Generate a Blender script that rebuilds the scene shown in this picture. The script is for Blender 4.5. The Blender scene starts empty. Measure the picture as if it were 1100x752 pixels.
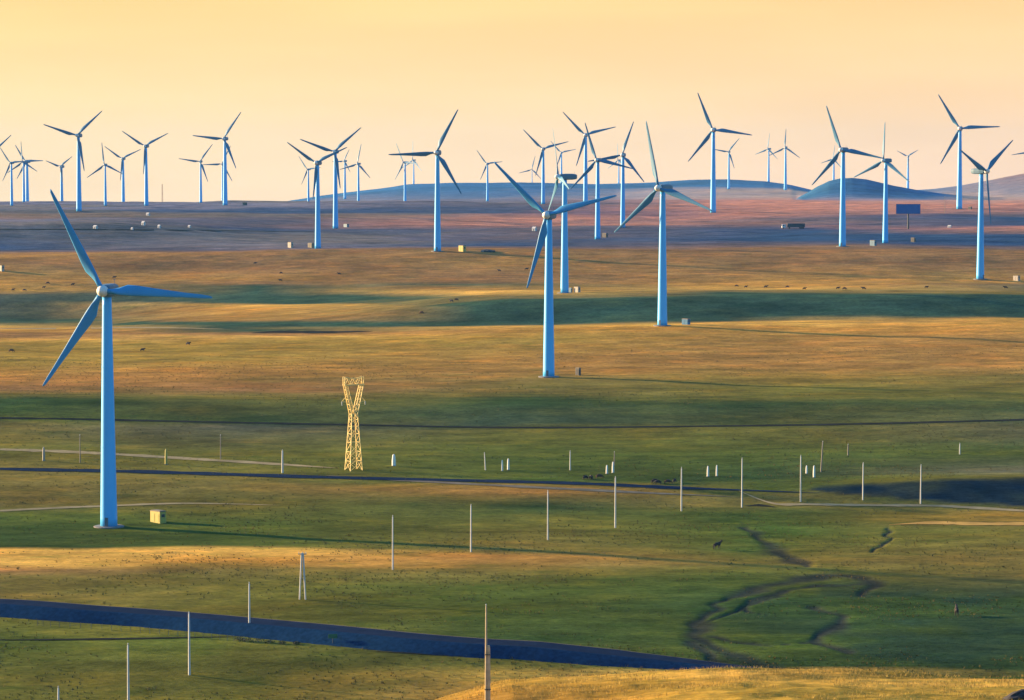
import bpy, bmesh, math, random
import numpy as np
from mathutils import Vector, Matrix, Euler

random.seed(7)
SC = bpy.context.scene
COL = SC.collection
F = 3119.0                       # focal length in photo pixels (1100 wide)
VH = 180.0                       # eye-level line in the photo
P = math.atan((376.0 - VH) / F)  # camera pitch
CP, SP = math.cos(P), math.sin(P)

# ------------------------------------------------------------------ helpers
def link(name, me, parent=None, loc=None):
    o = bpy.data.objects.new(name, me)
    COL.objects.link(o)
    if parent is not None:
        o.parent = parent
    if loc is not None:
        o.location = loc
    return o

def tag(o, label=None, cat=None, group=None, kind=None):
    if label: o['label'] = label
    if cat: o['category'] = cat
    if group: o['group'] = group
    if kind: o['kind'] = kind
    return o

def empty(name, loc, rz=0.0, scale=1.0):
    o = bpy.data.objects.new(name, None)
    o.empty_display_size = 1.0
    COL.objects.link(o)
    o.location = loc
    o.rotation_euler = (0, 0, rz)
    o.scale = (scale,) * 3
    return o

def mesh_of(bm, name, mat, smooth=False):
    me = bpy.data.meshes.new(name)
    bmesh.ops.recalc_face_normals(bm, faces=bm.faces[:])
    bm.to_mesh(me); bm.free()
    if mat is not None:
        for m in (mat if isinstance(mat, (list, tuple)) else [mat]):
            me.materials.append(m)
    if smooth:
        me.polygons.foreach_set('use_smooth', [True] * len(me.polygons))
    return me

def ring(bm, pts):
    return [bm.verts.new(p) for p in pts]

def bridge(bm, a, b):
    n = len(a)
    for i in range(n):
        bm.faces.new((a[i], a[(i + 1) % n], b[(i + 1) % n], b[i]))

def lathe(bm, prof, n=20, axis='z', cap=True, mat=0):
    rs = []
    for r, h in prof:
        pts = []
        for i in range(n):
            a = 2 * math.pi * i / n
            if axis == 'z': pts.append((r * math.cos(a), r * math.sin(a), h))
            else: pts.append((r * math.cos(a), h, r * math.sin(a)))
        rs.append(ring(bm, pts))
    for a, b in zip(rs, rs[1:]):
        bridge(bm, a, b)
    if cap:
        bm.faces.new(rs[0]); bm.faces.new(rs[-1])

def box(bm, c, s, bevel=0.0, rot=None):
    r = bmesh.ops.create_cube(bm, size=1.0)
    vs = r['verts']
    for v in vs:
        v.co = Vector((v.co.x * s[0], v.co.y * s[1], v.co.z * s[2]))
    if bevel > 0:
        es = list({e for v in vs for e in v.link_edges})
        rr = bmesh.ops.bevel(bm, geom=es, offset=bevel, segments=2, affect='EDGES', profile=0.5)
        vs = list({v for f in rr['faces'] for v in f.verts} | {v for v in vs if v.is_valid})
    for v in vs:
        if rot is not None: v.co = rot @ v.co
        v.co += Vector(c)

def bar(bm, a, b, r, n=4):
    a, b = Vector(a), Vector(b)
    d = (b - a).normalized()
    up = Vector((0, 0, 1)) if abs(d.z) < 0.95 else Vector((1, 0, 0))
    x = d.cross(up).normalized(); y = d.cross(x)
    R = []
    for p in (a, b):
        R.append(ring(bm, [p + x * r * math.cos(2 * math.pi * (i + .5) / n) + y * r * math.sin(2 * math.pi * (i + .5) / n) for i in range(n)]))
    bridge(bm, *R); bm.faces.new(R[0]); bm.faces.new(R[1])

# ------------------------------------------------------------------ materials
def mat(name, col, rough=0.8, noise=0.15, scale=1.0, metal=0.0, spec=0.3, streak=False):
    m = bpy.data.materials.new(name); m.use_nodes = True
    nt = m.node_tree; nt.nodes.clear()
    out = nt.nodes.new('ShaderNodeOutputMaterial')
    bs = nt.nodes.new('ShaderNodeBsdfPrincipled')
    nt.links.new(bs.outputs[0], out.inputs[0])
    bs.inputs['Roughness'].default_value = rough
    bs.inputs['Metallic'].default_value = metal
    bs.inputs['Specular IOR Level'].default_value = spec
    tc = nt.nodes.new('ShaderNodeTexCoord')
    nz = nt.nodes.new('ShaderNodeTexNoise')
    nz.inputs['Scale'].default_value = scale
    nz.inputs['Detail'].default_value = 4
    if streak:
        mp = nt.nodes.new('ShaderNodeMapping')
        mp.inputs['Scale'].default_value = (1, 1, .08)
        nt.links.new(tc.outputs['Object'], mp.inputs[0]); nt.links.new(mp.outputs[0], nz.inputs[0])
    else:
        nt.links.new(tc.outputs['Object'], nz.inputs[0])
    mr = nt.nodes.new('ShaderNodeMapRange')
    mr.inputs[1].default_value = .3; mr.inputs[2].default_value = .7
    mr.inputs[3].default_value = 1 - noise; mr.inputs[4].default_value = 1 + noise * .4
    nt.links.new(nz.outputs[0], mr.inputs[0])
    mx = nt.nodes.new('ShaderNodeVectorMath'); mx.operation = 'SCALE'
    mx.inputs[0].default_value = col[:3]
    nt.links.new(mr.outputs[0], mx.inputs['Scale'])
    nt.links.new(mx.outputs[0], bs.inputs['Base Color'])
    return m

M = {}
M['tower'] = mat('tower_paint', (.09, .50, .97), .4, .10, .3, spec=.35, streak=True)
M['blade'] = mat('backlit_blade_paint', (.032, .18, .33), .5, .10, .15)  # backlit darkness of the far blades put into the paint
M['blade_light'] = mat('near_blade_paint', (.05, .29, .56), .5, .10, .15)  # lighter copy for near blades, without the painted backlit darkness
M['nacelle'] = mat('nacelle_paint', (.10, .20, .28), .5, .10, .5)
M['hub'] = mat('hub_paint', (.75, .72, .66), .5, .08, .8)
M['door'] = mat('door_paint', (.12, .16, .2), .5)
M['foundation'] = mat('foundation_concrete', (.20, .19, .18), .9, .25, .8)
M['pole'] = mat('pole_concrete', (.62, .60, .54), .85, .12, 1.5)
M['pole_near'] = mat('weathered_pole_wood', (.50, .40, .24), .85, .3, 2.0)
M['pole_dark'] = mat('pole_wood', (.26, .22, .17), .85, .2, 1.5)
M['whitepost'] = mat('post_whitewash', (.85, .82, .74), .8, .08, 1.0)
M['pylon'] = mat('pylon_paint', (.78, .58, .19), .6, .12, .6)
M['insulator'] = mat('insulator_glass', (.55, .55, .5), .4)
M['cow'] = mat('dark_coat', (.035, .025, .02), .8, .3, 2.0)
M['brown_cow'] = mat('brown_coat', (.10, .05, .028), .8, .3, 2.0)
M['box_y'] = mat('kiosk_ochre_paint', (.44, .37, .08), .6, .12, .8)
M['box_w'] = mat('kiosk_white_paint', (.34, .31, .26), .6, .12, .8)
M['box_d'] = mat('kiosk_dark_paint', (.06, .06, .06), .6, .2, .8)
M['box_b'] = mat('kiosk_blue_paint', (.03, .16, .32), .6, .12, .8)
M['roof'] = mat('kiosk_roof', (.20, .17, .12), .7, .2, 1.0)
M['board'] = mat('billboard_blue', (.012, .11, .36), .6, .1, .2)
M['steel'] = mat('dark_steel', (.05, .05, .055), .6, .1, .5)
M['truck_body'] = mat('truck_body', (.05, .045, .06), .6, .15, .4)
M['truck_cab'] = mat('truck_cab', (.7, .68, .66), .4, .05, .5)
M['tyre'] = mat('tyre_rubber', (.02, .02, .02), .9)
M['glass'] = mat('dark_window', (.02, .025, .03), .1, .0, 1.0, spec=.5)
M['hut'] = mat('hut_whitewash', (.58, .57, .55), .8, .08, .6)
M['green_sign'] = mat('sign_green', (.03, .14, .07), .5)
M['rust'] = mat('mast_red_paint', (.42, .14, .07), .6, .2, .5)
M['bush'] = mat('shrub_leaf', (.045, .06, .025), .9, .4, .9)

# ------------------------------------------------------------------ noise
_rng = np.random.RandomState(11)
_LAT = _rng.rand(512, 512).astype(np.float64)
def vnoise(x, y, s, ox=0.0, oy=0.0):
    X = x / s + 1000.37 + ox; Y = y / s + 1000.73 + oy
    xi = np.floor(X).astype(np.int64); yi = np.floor(Y).astype(np.int64)
    fx = X - xi; fy = Y - yi
    fx = fx * fx * fx * (fx * (fx * 6 - 15) + 10); fy = fy * fy * fy * (fy * (fy * 6 - 15) + 10)
    a = _LAT[xi % 512, yi % 512]; b = _LAT[(xi + 1) % 512, yi % 512]
    c = _LAT[xi % 512, (yi + 1) % 512]; d = _LAT[(xi + 1) % 512, (yi + 1) % 512]
    return (a + (b - a) * fx + (c - a) * fy + (a - b - c + d) * fx * fy) * 2 - 1

def fbm(x, y, s, n=4, ox=0.0, oy=0.0):
    t = 0; a = 1.0; tot = 0
    for k in range(n):
        t = t + a * vnoise(x, y, s / 2 ** k, ox + 17.3 * k, oy + 9.1 * k); tot += a; a *= .5
    return t / tot

# ------------------------------------------------------------------ terrain
def vz(v, d):                     # photo row + distance -> height (camera at 0)
    b = (376.0 - v) / F
    return d * (b * CP - SP) / (CP + b * SP)

UC = [-500, 50, 300, 550, 800, 1050, 1600]
# features: distance, then photo row at each of the seven columns ('z' rows give heights)
FEAT = [
    ('z', 0,    [-6] * 7),
    ('z', 120,  [-33] * 7),
    ('z', 235,  [-52, -52, -51, -48.0, -46, -47, -48]),
    ('z', 300,  [-64, -63, -60, -53.4, -52.2, -52.9, -54]),
    ('z', 345,  [-80, -80, -76, -71, -70, -70, -70]),
    ('z', 430,  [-98, -98, -98, -97, -97, -97, -97]),
    ('v', 560,  [752] * 7),
    ('v', 600,  [700] * 7),
    ('v', 660,  [650] * 7),
    ('v', 735,  [600] * 7),
    ('v', 798,  [566] * 7),
    ('v', 838,  [540, 540, 540, 542, 545, 549, 549]),
    ('v', 866,  [522, 522, 522, 522, 524, 514, 514]),
    ('v', 905,  [503, 503, 504, 505, 505, 503, 503]),
    ('v', 1010, [456, 456, 458, 460, 459, 455, 455]),
    ('v', 1060, [428, 429, 430, 430, 431, 431, 431]),
    ('v', 1158, [407, 406, 405, 405, 404, 402, 402]),
    ('v', 1250, [384, 384, 381, 377, 375, 372, 370]),
    ('v', 1350, [363, 362, 357, 351, 349, 345, 343]),
    ('z', 1388, [-78, -78, -76.5, -76.0, -76.5, -75, -75]),
    ('v', 1425, [358, 357, 354, 348, 346, 343, 341]),
    ('v', 1485, [354, 354, 343, 321, 318, 316, 316]),
    ('v', 1610, [350, 349, 330, 313, 311, 309, 309]),
    ('z', 1645, [-88, -87.5, -78.5, -70.8, -70, -68.5, -68.5]),
    ('v', 1680, [346, 345, 326, 311, 310, 307, 307]),
    ('v', 1745, [318, 318, 309, 305, 304, 303, 303]),
    ('v', 1800, [302, 302, 297, 294, 293, 292, 292]),
    ('v', 1930, [272, 272, 268, 267, 265, 264, 264]),
    ('z', 1975, [-58, -58, -57, -55.5, -54.5, -54, -54]),
    ('v', 2060, [269, 269, 265, 264, 262, 261, 261]),
    ('v', 2250, [243, 243, 257, 258, 256, 250, 250]),
    ('v', 2500, [236, 236, 244, 246, 243, 241, 241]),
    ('v', 2620, [233, 233, 237, 243, 241, 238, 238]),
    ('v', 2780, [230, 230, 232, 233, 232, 232, 232]),
    ('v', 2950, [226, 226, 226, 227, 227, 226, 226]),
    ('v', 3200, [221, 221, 221, 222, 222, 221, 221]),
    ('v', 3500, [217.5, 217.5, 217.5, 219, 219, 218, 216]),
    ('v', 4200, [236, 236, 218.5, 216.3, 216, 216, 214]),
    ('v', 5200, [236, 236, 220, 213, 213, 214, 212]),
    ('v', 6300, [236, 232, 220, 212, 212, 213, 210]),
    ('v', 9000, [225, 222, 222, 222, 222, 222, 215]),
    ('v', 16000, [222, 220, 220, 220, 220, 220, 212]),
]
FD = np.array([f[1] for f in FEAT], float)
FZ = np.array([[(z if f[0] == 'z' else vz(z, f[1])) for z in f[2]] for f in FEAT], float)

def interp_cols(u, xs, ys):
    """smooth interpolation of the columns of ys (nfeat x ncol) at positions u"""
    xs = np.array(xs, float)
    u = np.clip(u, xs[0], xs[-1])
    i = np.clip(np.searchsorted(xs, u) - 1, 0, len(xs) - 2)
    t = (u - xs[i]) / (xs[i + 1] - xs[i])
    t = .5 * t + .5 * t * t * (3 - 2 * t)
    return ys[:, i] * (1 - t) + ys[:, i + 1] * t

def pchip(xk, Y, x):
    """Y: nk x m, evaluated at x (n) -> n x m"""
    h = np.diff(xk)[:, None]; dl = np.diff(Y, axis=0) / h
    m = np.zeros_like(Y)
    w1 = 2 * h[1:] + h[:-1]; w2 = h[1:] + 2 * h[:-1]
    a, b = dl[:-1], dl[1:]
    ok = (a * b) > 0
    den = np.where(ok, w1 / np.where(ok, a, 1) + w2 / np.where(ok, b, 1), 1)
    m[1:-1] = np.where(ok, (w1 + w2) / den, 0)
    m[0] = dl[0]; m[-1] = dl[-1]
    i = np.clip(np.searchsorted(xk, x) - 1, 0, len(xk) - 2)
    hh = h[i]; t = ((x - xk[i])[:, None]) / hh
    h00 = 2 * t**3 - 3 * t**2 + 1; h10 = t**3 - 2 * t**2 + t
    h01 = -2 * t**3 + 3 * t**2; h11 = t**3 - t**2
    return h00 * Y[i] + h10 * hh * m[i] + h01 * Y[i + 1] + h11 * hh * m[i + 1]

uu = np.arange(-130, 1231, 2.0)
tt = (uu - 550) / F
ext = np.linspace(tt[-1], 1.6, 40)[1:] if False else tt[-1] * np.power(1.6 / tt[-1], np.linspace(0, 1, 45))[1:]
T = np.concatenate([-(ext[::-1]), tt, ext])
rows = [np.linspace(6, 250, 60)]
r1 = 250 * np.power(4000 / 250., np.linspace(0, 1, 1010))[1:]
r2 = 4000 * np.power(4., np.linspace(0, 1, 150))[1:]
D = np.concatenate(rows + [r1, r2])
U1 = 550 + T * F
Zf = interp_cols(U1, UC, FZ)
Z = pchip(FD, Zf, D)
DD = D[:, None] * np.ones_like(T)[None, :]
XX = DD * T[None, :]
UU = np.ones_like(D)[:, None] * U1[None, :]

def prof(u, tab):
    xs = [a for a, b in tab]; ys = [b for a, b in tab]
    k = np.array(ys, float)
    return np.interp(u, xs, k)

# far blue ridge and the mound in front of it
RIDGE = [(-600, 226), (200, 224), (300, 218.5), (335, 213), (385, 206), (410, 203), (440, 199), (500, 197), (560, 195.5), (640, 197.5), (700, 196.5),
         (740, 194.5), (780, 193.5), (820, 195), (850, 199), (872, 204), (900, 209), (960, 207), (1000, 204.5), (1030, 201), (1060, 195), (1100, 187), (1180, 182), (1700, 176)]
MOUND = [(-600, 245), (780, 240), (838, 224), (852, 216), (866, 207), (878, 199), (890, 193), (902, 190.3), (915, 189.8), (930, 191.3), (945, 195), (962, 199), (985, 203.5), (1015, 208), (1050, 212), (1090, 216), (1150, 224), (1700, 236)]
SHELF = [(-600, 232), (560, 226), (640, 214), (700, 206), (780, 203), (850, 204.5), (880, 209), (930, 216), (1010, 217), (1060, 211), (1120, 206), (1700, 204)]
rj = fbm(UU[0], UU[0] * 0, 60, 4) * .9
for tab, d0, s0, s1 in ((RIDGE, 7200, 750, 1500), (SHELF, 5900, 420, 700), (MOUND, 4900, 260, 500)):
    vv = prof(U1, tab) + rj * (.6 if tab is RIDGE else .9)
    zt = vz(vv, d0)
    i0 = int(np.argmin(np.abs(D - d0)))
    amp = np.maximum(zt - Z[i0], 0)
    g = np.where(D < d0, np.exp(-((D - d0) / s0) ** 2), np.exp(-((D - d0) / s1) ** 2))
    Z += g[:, None] * amp[None, :]

# natural unevenness
far = np.clip(DD / 900., .35, 4.0)
win = np.clip((DD - 200) / 150., 0, 1)
Z0 = Z.copy()
Z += np.clip((DD - 4400) / 300, 0, 1) * (7 * fbm(XX, DD, 420, 4, 21.3))
hillv = 1 + .5 * fbm(XX * 1.3, DD, 260, 4, 33.1)
Z += win * far * (.85 * fbm(XX * .8, DD, 190, 2, 3.1) + .5 * fbm(XX * .55, DD, 46, 2, 7.7) + .17 * fbm(XX * .5, DD, 14, 2, 1.2)) * np.clip(2.2 - DD / 2600, .25, 1)
Z += np.clip((DD - 200) / 60., 0, 1) * np.clip((520 - DD) / 60, 0, 1) * (.35 * fbm(XX, DD, 12, 3, 5.5) + .12 * fbm(XX, DD, 2.5, 2, 2.2))

def pix_of(x, y, z):
    yc = y * CP - z * SP; zc = y * SP + z * CP
    return 550 + F * x / yc, 376 - F * zc / yc

def Tidx(t):
    return np.interp(t, T, np.arange(len(T)))
LD = D
def ground_z(x, y):
    y = max(y, 6.5)
    jt = float(Tidx(x / y)); it = float(np.interp(y, LD, np.arange(len(D))))
    j = min(int(jt), len(T) - 2); i = min(int(it), len(D) - 2)
    a, b = it - i, jt - j
    return float((Z[i, j] * (1 - b) + Z[i, j + 1] * b) * (1 - a) + (Z[i + 1, j] * (1 - b) + Z[i + 1, j + 1] * b) * a)

def ray(u, v, d):
    a = (u - 550) / F; b = (376.0 - v) / F
    k = d / (CP + b * SP)
    return a * k, d, (b * CP - SP) * k

_cache = {}
def at(u, v, dmin=200.0):
    """first point of the terrain seen at photo pixel (u, v)"""
    d = max(dmin, 200.0)
    x, y, z = ray(u, v, d)
    prev = d
    while d < 15000:
        x, y, z = ray(u, v, d)
        if z <= ground_z(x, y):
            lo, hi = prev, d
            for _ in range(18):
                m = (lo + hi) / 2
                x, y, z = ray(u, v, m)
                if z <= ground_z(x, y): hi = m
                else: lo = m
            x, y, z = ray(u, v, hi)
            return Vector((x, y, ground_z(x, y)))
        prev = d
        d *= 1.0012
    return None

def atd(u, d):
    x = (u - 550) / F * d
    return Vector((x, d, ground_z(x, d)))

# carve the meandering gully
def polydist(px, py, line):
    best = np.full(px.shape, 1e9)
    for (x0, y0), (x1, y1) in zip(line, line[1:]):
        dx, dy = x1 - x0, y1 - y0
        t = np.clip(((px - x0) * dx + (py - y0) * dy) / (dx * dx + dy * dy), 0, 1)
        best = np.minimum(best, np.hypot(px - x0 - t * dx, py - y0 - t * dy))
    return best

def smooth(pts, n=6):
    out = []
    P_ = [pts[0]] + list(pts) + [pts[-1]]
    for i in range(1, len(P_) - 2):
        p0, p1, p2, p3 = [np.array(q, float) for q in P_[i - 1:i + 3]]
        for k in range(n):
            t = k / n
            out.append(tuple(.5 * ((2 * p1) + (-p0 + p2) * t + (2 * p0 - 5 * p1 + 4 * p2 - p3) * t * t + (-p0 + 3 * p1 - 3 * p2 + p3) * t ** 3)))
    out.append(tuple(pts[-1]))
    return out

GULLY = [[(800, 566), (815, 575), (830, 588), (848, 600), (866, 609)],
         [(925, 640), (937, 630), (925, 621), (890, 619), (845, 626), (800, 635), (768, 653), (748, 671), (752, 686), (776, 698), (818, 711), (850, 722)],
         [(868, 652), (905, 664), (895, 678), (870, 690), (905, 700)],
         [(925, 628), (880, 629), (838, 636), (810, 646), (800, 656), (822, 660)],
         [(756, 668), (775, 662), (812, 648), (838, 640)],
         [(765, 684), (800, 690), (838, 694), (872, 690)],
         [(740, 690), (770, 706), (806, 716)],
         [(960, 568), (948, 582), (940, 592)]]
gsel = (DD > 560) & (DD < 830) & (UU > 700) & (UU < 980)
gd = np.full(Z.shape, 1e9)
gw = [2.8, 2.3, 1.5, 1.2, 1.1, 1.3, 1.4, .6]
gcar = np.zeros(Z.shape)
for g, w in zip(GULLY, gw):
    wl = [(p.x, p.y) for p in (at(u, v) for u, v in smooth(g, 4))]
    q = polydist(XX[gsel] + 1.5 * vnoise(XX[gsel], DD[gsel], 7, 3), DD[gsel] + 3.0 * vnoise(XX[gsel], DD[gsel], 9), wl)
    w = w * np.clip(1 + .75 * vnoise(XX[gsel], DD[gsel], 13, 5), .35, 2)
    gcar[gsel] = np.maximum(gcar[gsel], np.exp(-(q / w) ** 2))
Z -= .26 * gcar

# ---------------- ground colours with hollow shade, crest light and haze painted in: dry gold grass, olive, green, soil
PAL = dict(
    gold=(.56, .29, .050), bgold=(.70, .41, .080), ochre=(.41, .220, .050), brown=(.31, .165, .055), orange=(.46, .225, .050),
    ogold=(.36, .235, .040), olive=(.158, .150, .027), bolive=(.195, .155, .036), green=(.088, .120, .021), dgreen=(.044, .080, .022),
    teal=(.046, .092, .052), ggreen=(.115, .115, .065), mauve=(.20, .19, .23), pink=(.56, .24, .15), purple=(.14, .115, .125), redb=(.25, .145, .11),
    slate=(.034, .075, .15), navy=(.009, .026, .046), pale=(.46, .33, .25), hill_haze=(.042, .145, .30), dirt=(.12, .10, .085))
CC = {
 0: [(190,'hill_haze'),(214,'mauve'),(224,'mauve'),(229,'slate'),(231,'redb'),(235,'redb'),(237,'mauve'),(241,'mauve'),(244,'slate'),(270.5,'slate'),(272.5,'ochre'),(283,'brown'),(294,'ochre'),(315,'gold'),(319,'ggreen'),(347,'teal'),(350.5,'bgold'),(353,'gold'),(357,'brown'),(361,'brown'),(364,'bgold'),(367,'ogold'),(392,'ogold'),(408,'orange'),(420,'brown'),(425,'bolive'),(430,'dgreen'),(449,'green'),(453,'bolive'),(480,'olive'),(505,'bolive'),(540,'bolive'),(550,'green'),(585,'dgreen'),(588,'bgold'),(605,'bgold'),(610,'brown'),(618,'bolive'),(642,'bolive'),(662,'olive'),(690,'green'),(720,'olive'),(800,'olive')],
 275: [(190,'hill_haze'),(210,'hill_haze'),(217,'mauve'),(224,'mauve'),(226,'slate'),(230,'purple'),(243,'purple'),(247,'slate'),(262,'mauve'),(268,'purple'),(271,'brown'),(290,'brown'),(300,'ochre'),(305,'brown'),(309,'teal'),(327,'teal'),(329,'bgold'),(333,'gold'),(342,'ochre'),(345,'teal'),(353,'teal'),(356,'brown'),(358.5,'bgold'),(363,'ogold'),(385,'ogold'),(400,'orange'),(418,'brown'),(425,'olive'),(432,'dgreen'),(451,'dgreen'),(456,'ggreen'),(482,'olive'),(500,'olive'),(520,'bolive'),(545,'olive'),(560,'green'),(586,'green'),(589,'bgold'),(602,'gold'),(610,'bolive'),(630,'olive'),(660,'olive'),(700,'olive'),(740,'olive'),(800,'olive')],
 550: [(190,'hill_haze'),(206,'hill_haze'),(215,'mauve'),(219,'purple'),(230,'slate'),(233,'pink'),(242,'pink'),(245,'purple'),(256,'purple'),(264,'slate'),(268,'brown'),(282,'ochre'),(296,'brown'),(302,'brown'),(306,'teal'),(310,'ochre'),(315,'bgold'),(320,'teal'),(349,'teal'),(350.6,'bgold'),(354,'gold'),(362,'ogold'),(385,'ochre'),(396,'ochre'),(408,'bolive'),(420,'bolive'),(428,'dgreen'),(455,'teal'),(461,'olive'),(490,'green'),(515,'green'),(525,'orange'),(533,'bolive'),(542,'dgreen'),(560,'olive'),(590,'bolive'),(596,'orange'),(602,'ochre'),(609,'bolive'),(630,'green'),(660,'green'),(690,'dgreen'),(715,'olive'),(722,'ogold'),(760,'ochre'),(800,'ochre')],
 825: [(190,'hill_haze'),(199,'hill_haze'),(203,'pale'),(211,'pale'),(216,'pink'),(230,'pink'),(236,'purple'),(242,'redb'),(247,'slate'),(260,'slate'),(266,'brown'),(282,'brown'),(298,'ochre'),(306,'gold'),(310.5,'bgold'),(315,'teal'),(346.5,'teal'),(348,'bgold'),(352,'gold'),(365,'ochre'),(392,'ochre'),(404,'ogold'),(415,'olive'),(428,'olive'),(434,'dgreen'),(455,'dgreen'),(462,'olive'),(490,'green'),(512,'dgreen'),(526,'green'),(532,'bolive'),(542,'bolive'),(550,'green'),(570,'green'),(590,'olive'),(605,'bolive'),(612,'olive'),(622,'green'),(650,'dgreen'),(700,'green'),(718,'dgreen'),(720,'bgold'),(735,'ogold'),(770,'ogold'),(800,'ochre')],
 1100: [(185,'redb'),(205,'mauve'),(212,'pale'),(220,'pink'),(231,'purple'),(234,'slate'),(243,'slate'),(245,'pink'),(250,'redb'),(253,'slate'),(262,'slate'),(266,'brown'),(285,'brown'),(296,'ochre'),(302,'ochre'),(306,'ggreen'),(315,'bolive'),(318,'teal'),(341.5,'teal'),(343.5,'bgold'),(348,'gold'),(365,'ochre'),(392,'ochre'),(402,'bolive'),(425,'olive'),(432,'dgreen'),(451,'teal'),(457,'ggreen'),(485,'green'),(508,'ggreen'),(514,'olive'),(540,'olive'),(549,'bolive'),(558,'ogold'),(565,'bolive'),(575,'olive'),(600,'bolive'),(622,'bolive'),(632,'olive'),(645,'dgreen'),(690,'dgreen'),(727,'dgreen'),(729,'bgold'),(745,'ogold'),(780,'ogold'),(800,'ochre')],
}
VG = np.arange(180, 801, 1.0)
cu = sorted(CC)
TAB = np.zeros((len(VG), len(cu), 3))
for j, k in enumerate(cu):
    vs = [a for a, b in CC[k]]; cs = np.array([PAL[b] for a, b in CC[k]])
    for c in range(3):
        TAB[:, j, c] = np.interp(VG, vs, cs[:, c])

Uv, Vv = pix_of(XX, DD, Z0)
# rows of the colour bands wander a little, more for the near ground
near = np.clip((Vv - 215) / 300, 0.12, 1)
wob = near * (4.5 * fbm(XX, DD, 240, 2, 12.7) + 3.2 * fbm(XX, DD, 60, 3, 2.7) * (900 / np.maximum(DD, 300)) ** .3 + 1.6 * fbm(XX * .4, DD, 16, 2, 8.8)) * (1 - .75 * np.exp(-((Vv - 350) / 7) ** 2)) 
Vw = np.clip(Vv + wob, 180, 799)
Uw = np.clip(Uv + 70 * fbm(XX, DD, 130, 2, 4.4), 0, 1100)
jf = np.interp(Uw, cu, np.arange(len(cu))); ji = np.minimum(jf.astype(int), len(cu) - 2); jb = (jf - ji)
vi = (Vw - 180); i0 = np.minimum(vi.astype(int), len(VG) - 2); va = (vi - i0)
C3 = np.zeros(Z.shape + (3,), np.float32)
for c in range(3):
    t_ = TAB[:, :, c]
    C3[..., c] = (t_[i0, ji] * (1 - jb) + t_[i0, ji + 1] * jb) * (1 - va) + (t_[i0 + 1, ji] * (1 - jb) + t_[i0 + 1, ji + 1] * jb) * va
# distance haze painted blue into mound and ridge cover beyond 4.4 km
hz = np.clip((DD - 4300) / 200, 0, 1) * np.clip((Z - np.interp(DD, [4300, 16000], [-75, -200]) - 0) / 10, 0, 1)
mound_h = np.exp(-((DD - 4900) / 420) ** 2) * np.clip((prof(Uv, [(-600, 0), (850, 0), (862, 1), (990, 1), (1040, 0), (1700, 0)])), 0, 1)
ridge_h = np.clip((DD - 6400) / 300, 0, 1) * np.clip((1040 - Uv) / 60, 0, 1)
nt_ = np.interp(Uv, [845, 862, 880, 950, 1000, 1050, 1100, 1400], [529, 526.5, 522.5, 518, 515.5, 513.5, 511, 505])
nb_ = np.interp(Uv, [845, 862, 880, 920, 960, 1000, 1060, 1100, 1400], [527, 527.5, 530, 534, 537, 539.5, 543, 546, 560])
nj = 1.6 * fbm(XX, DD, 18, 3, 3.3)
navm = (.86 + .25 * fbm(XX, DD, 9, 2, 7.9)) * np.clip((Vv + nj - nt_) / 4.0, 0, 1) * np.clip((nb_ - Vv + nj) / 2.0, 0, 1) * np.clip((Uv - 850) / 10, 0, 1) * np.clip((1000 - DD) / 40, 0, 1)  # shade of the right-hand hollow painted on as a navy mask
fresh = np.exp(-((Uv - 815) / 75) ** 2 - ((Vv - 578) / 26) ** 2) + .8 * np.exp(-((Uv - 880) / 110) ** 2 - ((Vv - 670) / 32) ** 2) + .5 * np.exp(-((Uv - 240) / 200) ** 2 - ((Vv - 690) / 16) ** 2)
fresh = np.clip(fresh * (1.0 + 1.2 * fbm(XX, DD, 22, 3, 1.9)), 0, 1) * .75
brk = np.clip((Vv - 395) / 12, 0, 1) * np.clip((478 - Vv) / 14, 0, 1) * np.clip(1.9 * fbm(XX * .45, DD, 85, 3, 41.1) - .05, 0, .5)
brk2 = np.clip((Vv - 302) / 6, 0, 1) * np.clip((349 - Vv) / 2, 0, 1) * np.clip(1.7 * fbm(XX * .35, DD, 75, 3, 52.1) - .05, 0, .5)
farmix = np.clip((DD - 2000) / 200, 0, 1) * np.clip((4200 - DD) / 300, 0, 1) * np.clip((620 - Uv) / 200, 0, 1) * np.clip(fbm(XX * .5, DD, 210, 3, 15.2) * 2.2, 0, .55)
gn = fbm(XX, DD, 7, 2, 6.1)
wetm = np.clip((Uv - 730) / 160, 0, 1) * np.clip((Vv - 612) / 25, 0, 1) * np.clip((719 - Vv) / 6, 0, 1) * np.clip(fbm(XX, DD, 26, 3, 9.4) * 2.6 + .1, 0, 1)
for c in range(3):
    C3[..., c] = C3[..., c] * (1 - brk) + (.170, .148, .032)[c] * brk
    C3[..., c] = C3[..., c] * (1 - brk2) + (.27, .19, .05)[c] * brk2
    C3[..., c] = C3[..., c] * (1 - fresh) + (.062, .118, .020)[c] * fresh
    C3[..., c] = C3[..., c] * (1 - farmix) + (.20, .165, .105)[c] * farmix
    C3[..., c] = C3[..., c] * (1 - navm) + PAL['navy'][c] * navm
    C3[..., c] = C3[..., c] * (1 - .6 * wetm) + (.020, .050, .036)[c] * .6 * wetm
    C3[..., c] = C3[..., c] * (1 - np.clip(mound_h * 1.6, 0, 1)) + PAL['hill_haze'][c] * hillv * np.clip(mound_h * 1.6, 0, 1)
    C3[..., c] = C3[..., c] * (1 - ridge_h) + PAL['hill_haze'][c] * hillv * ridge_h
    # gully mud
    k = np.clip(gcar * 1.3 - .15 + .4 * gn, 0, 1) * np.clip(gcar * 3, 0, 1) * .85
    C3[..., c] = C3[..., c] * (1 - k) + (.034, .038, .036)[c] * k

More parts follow.
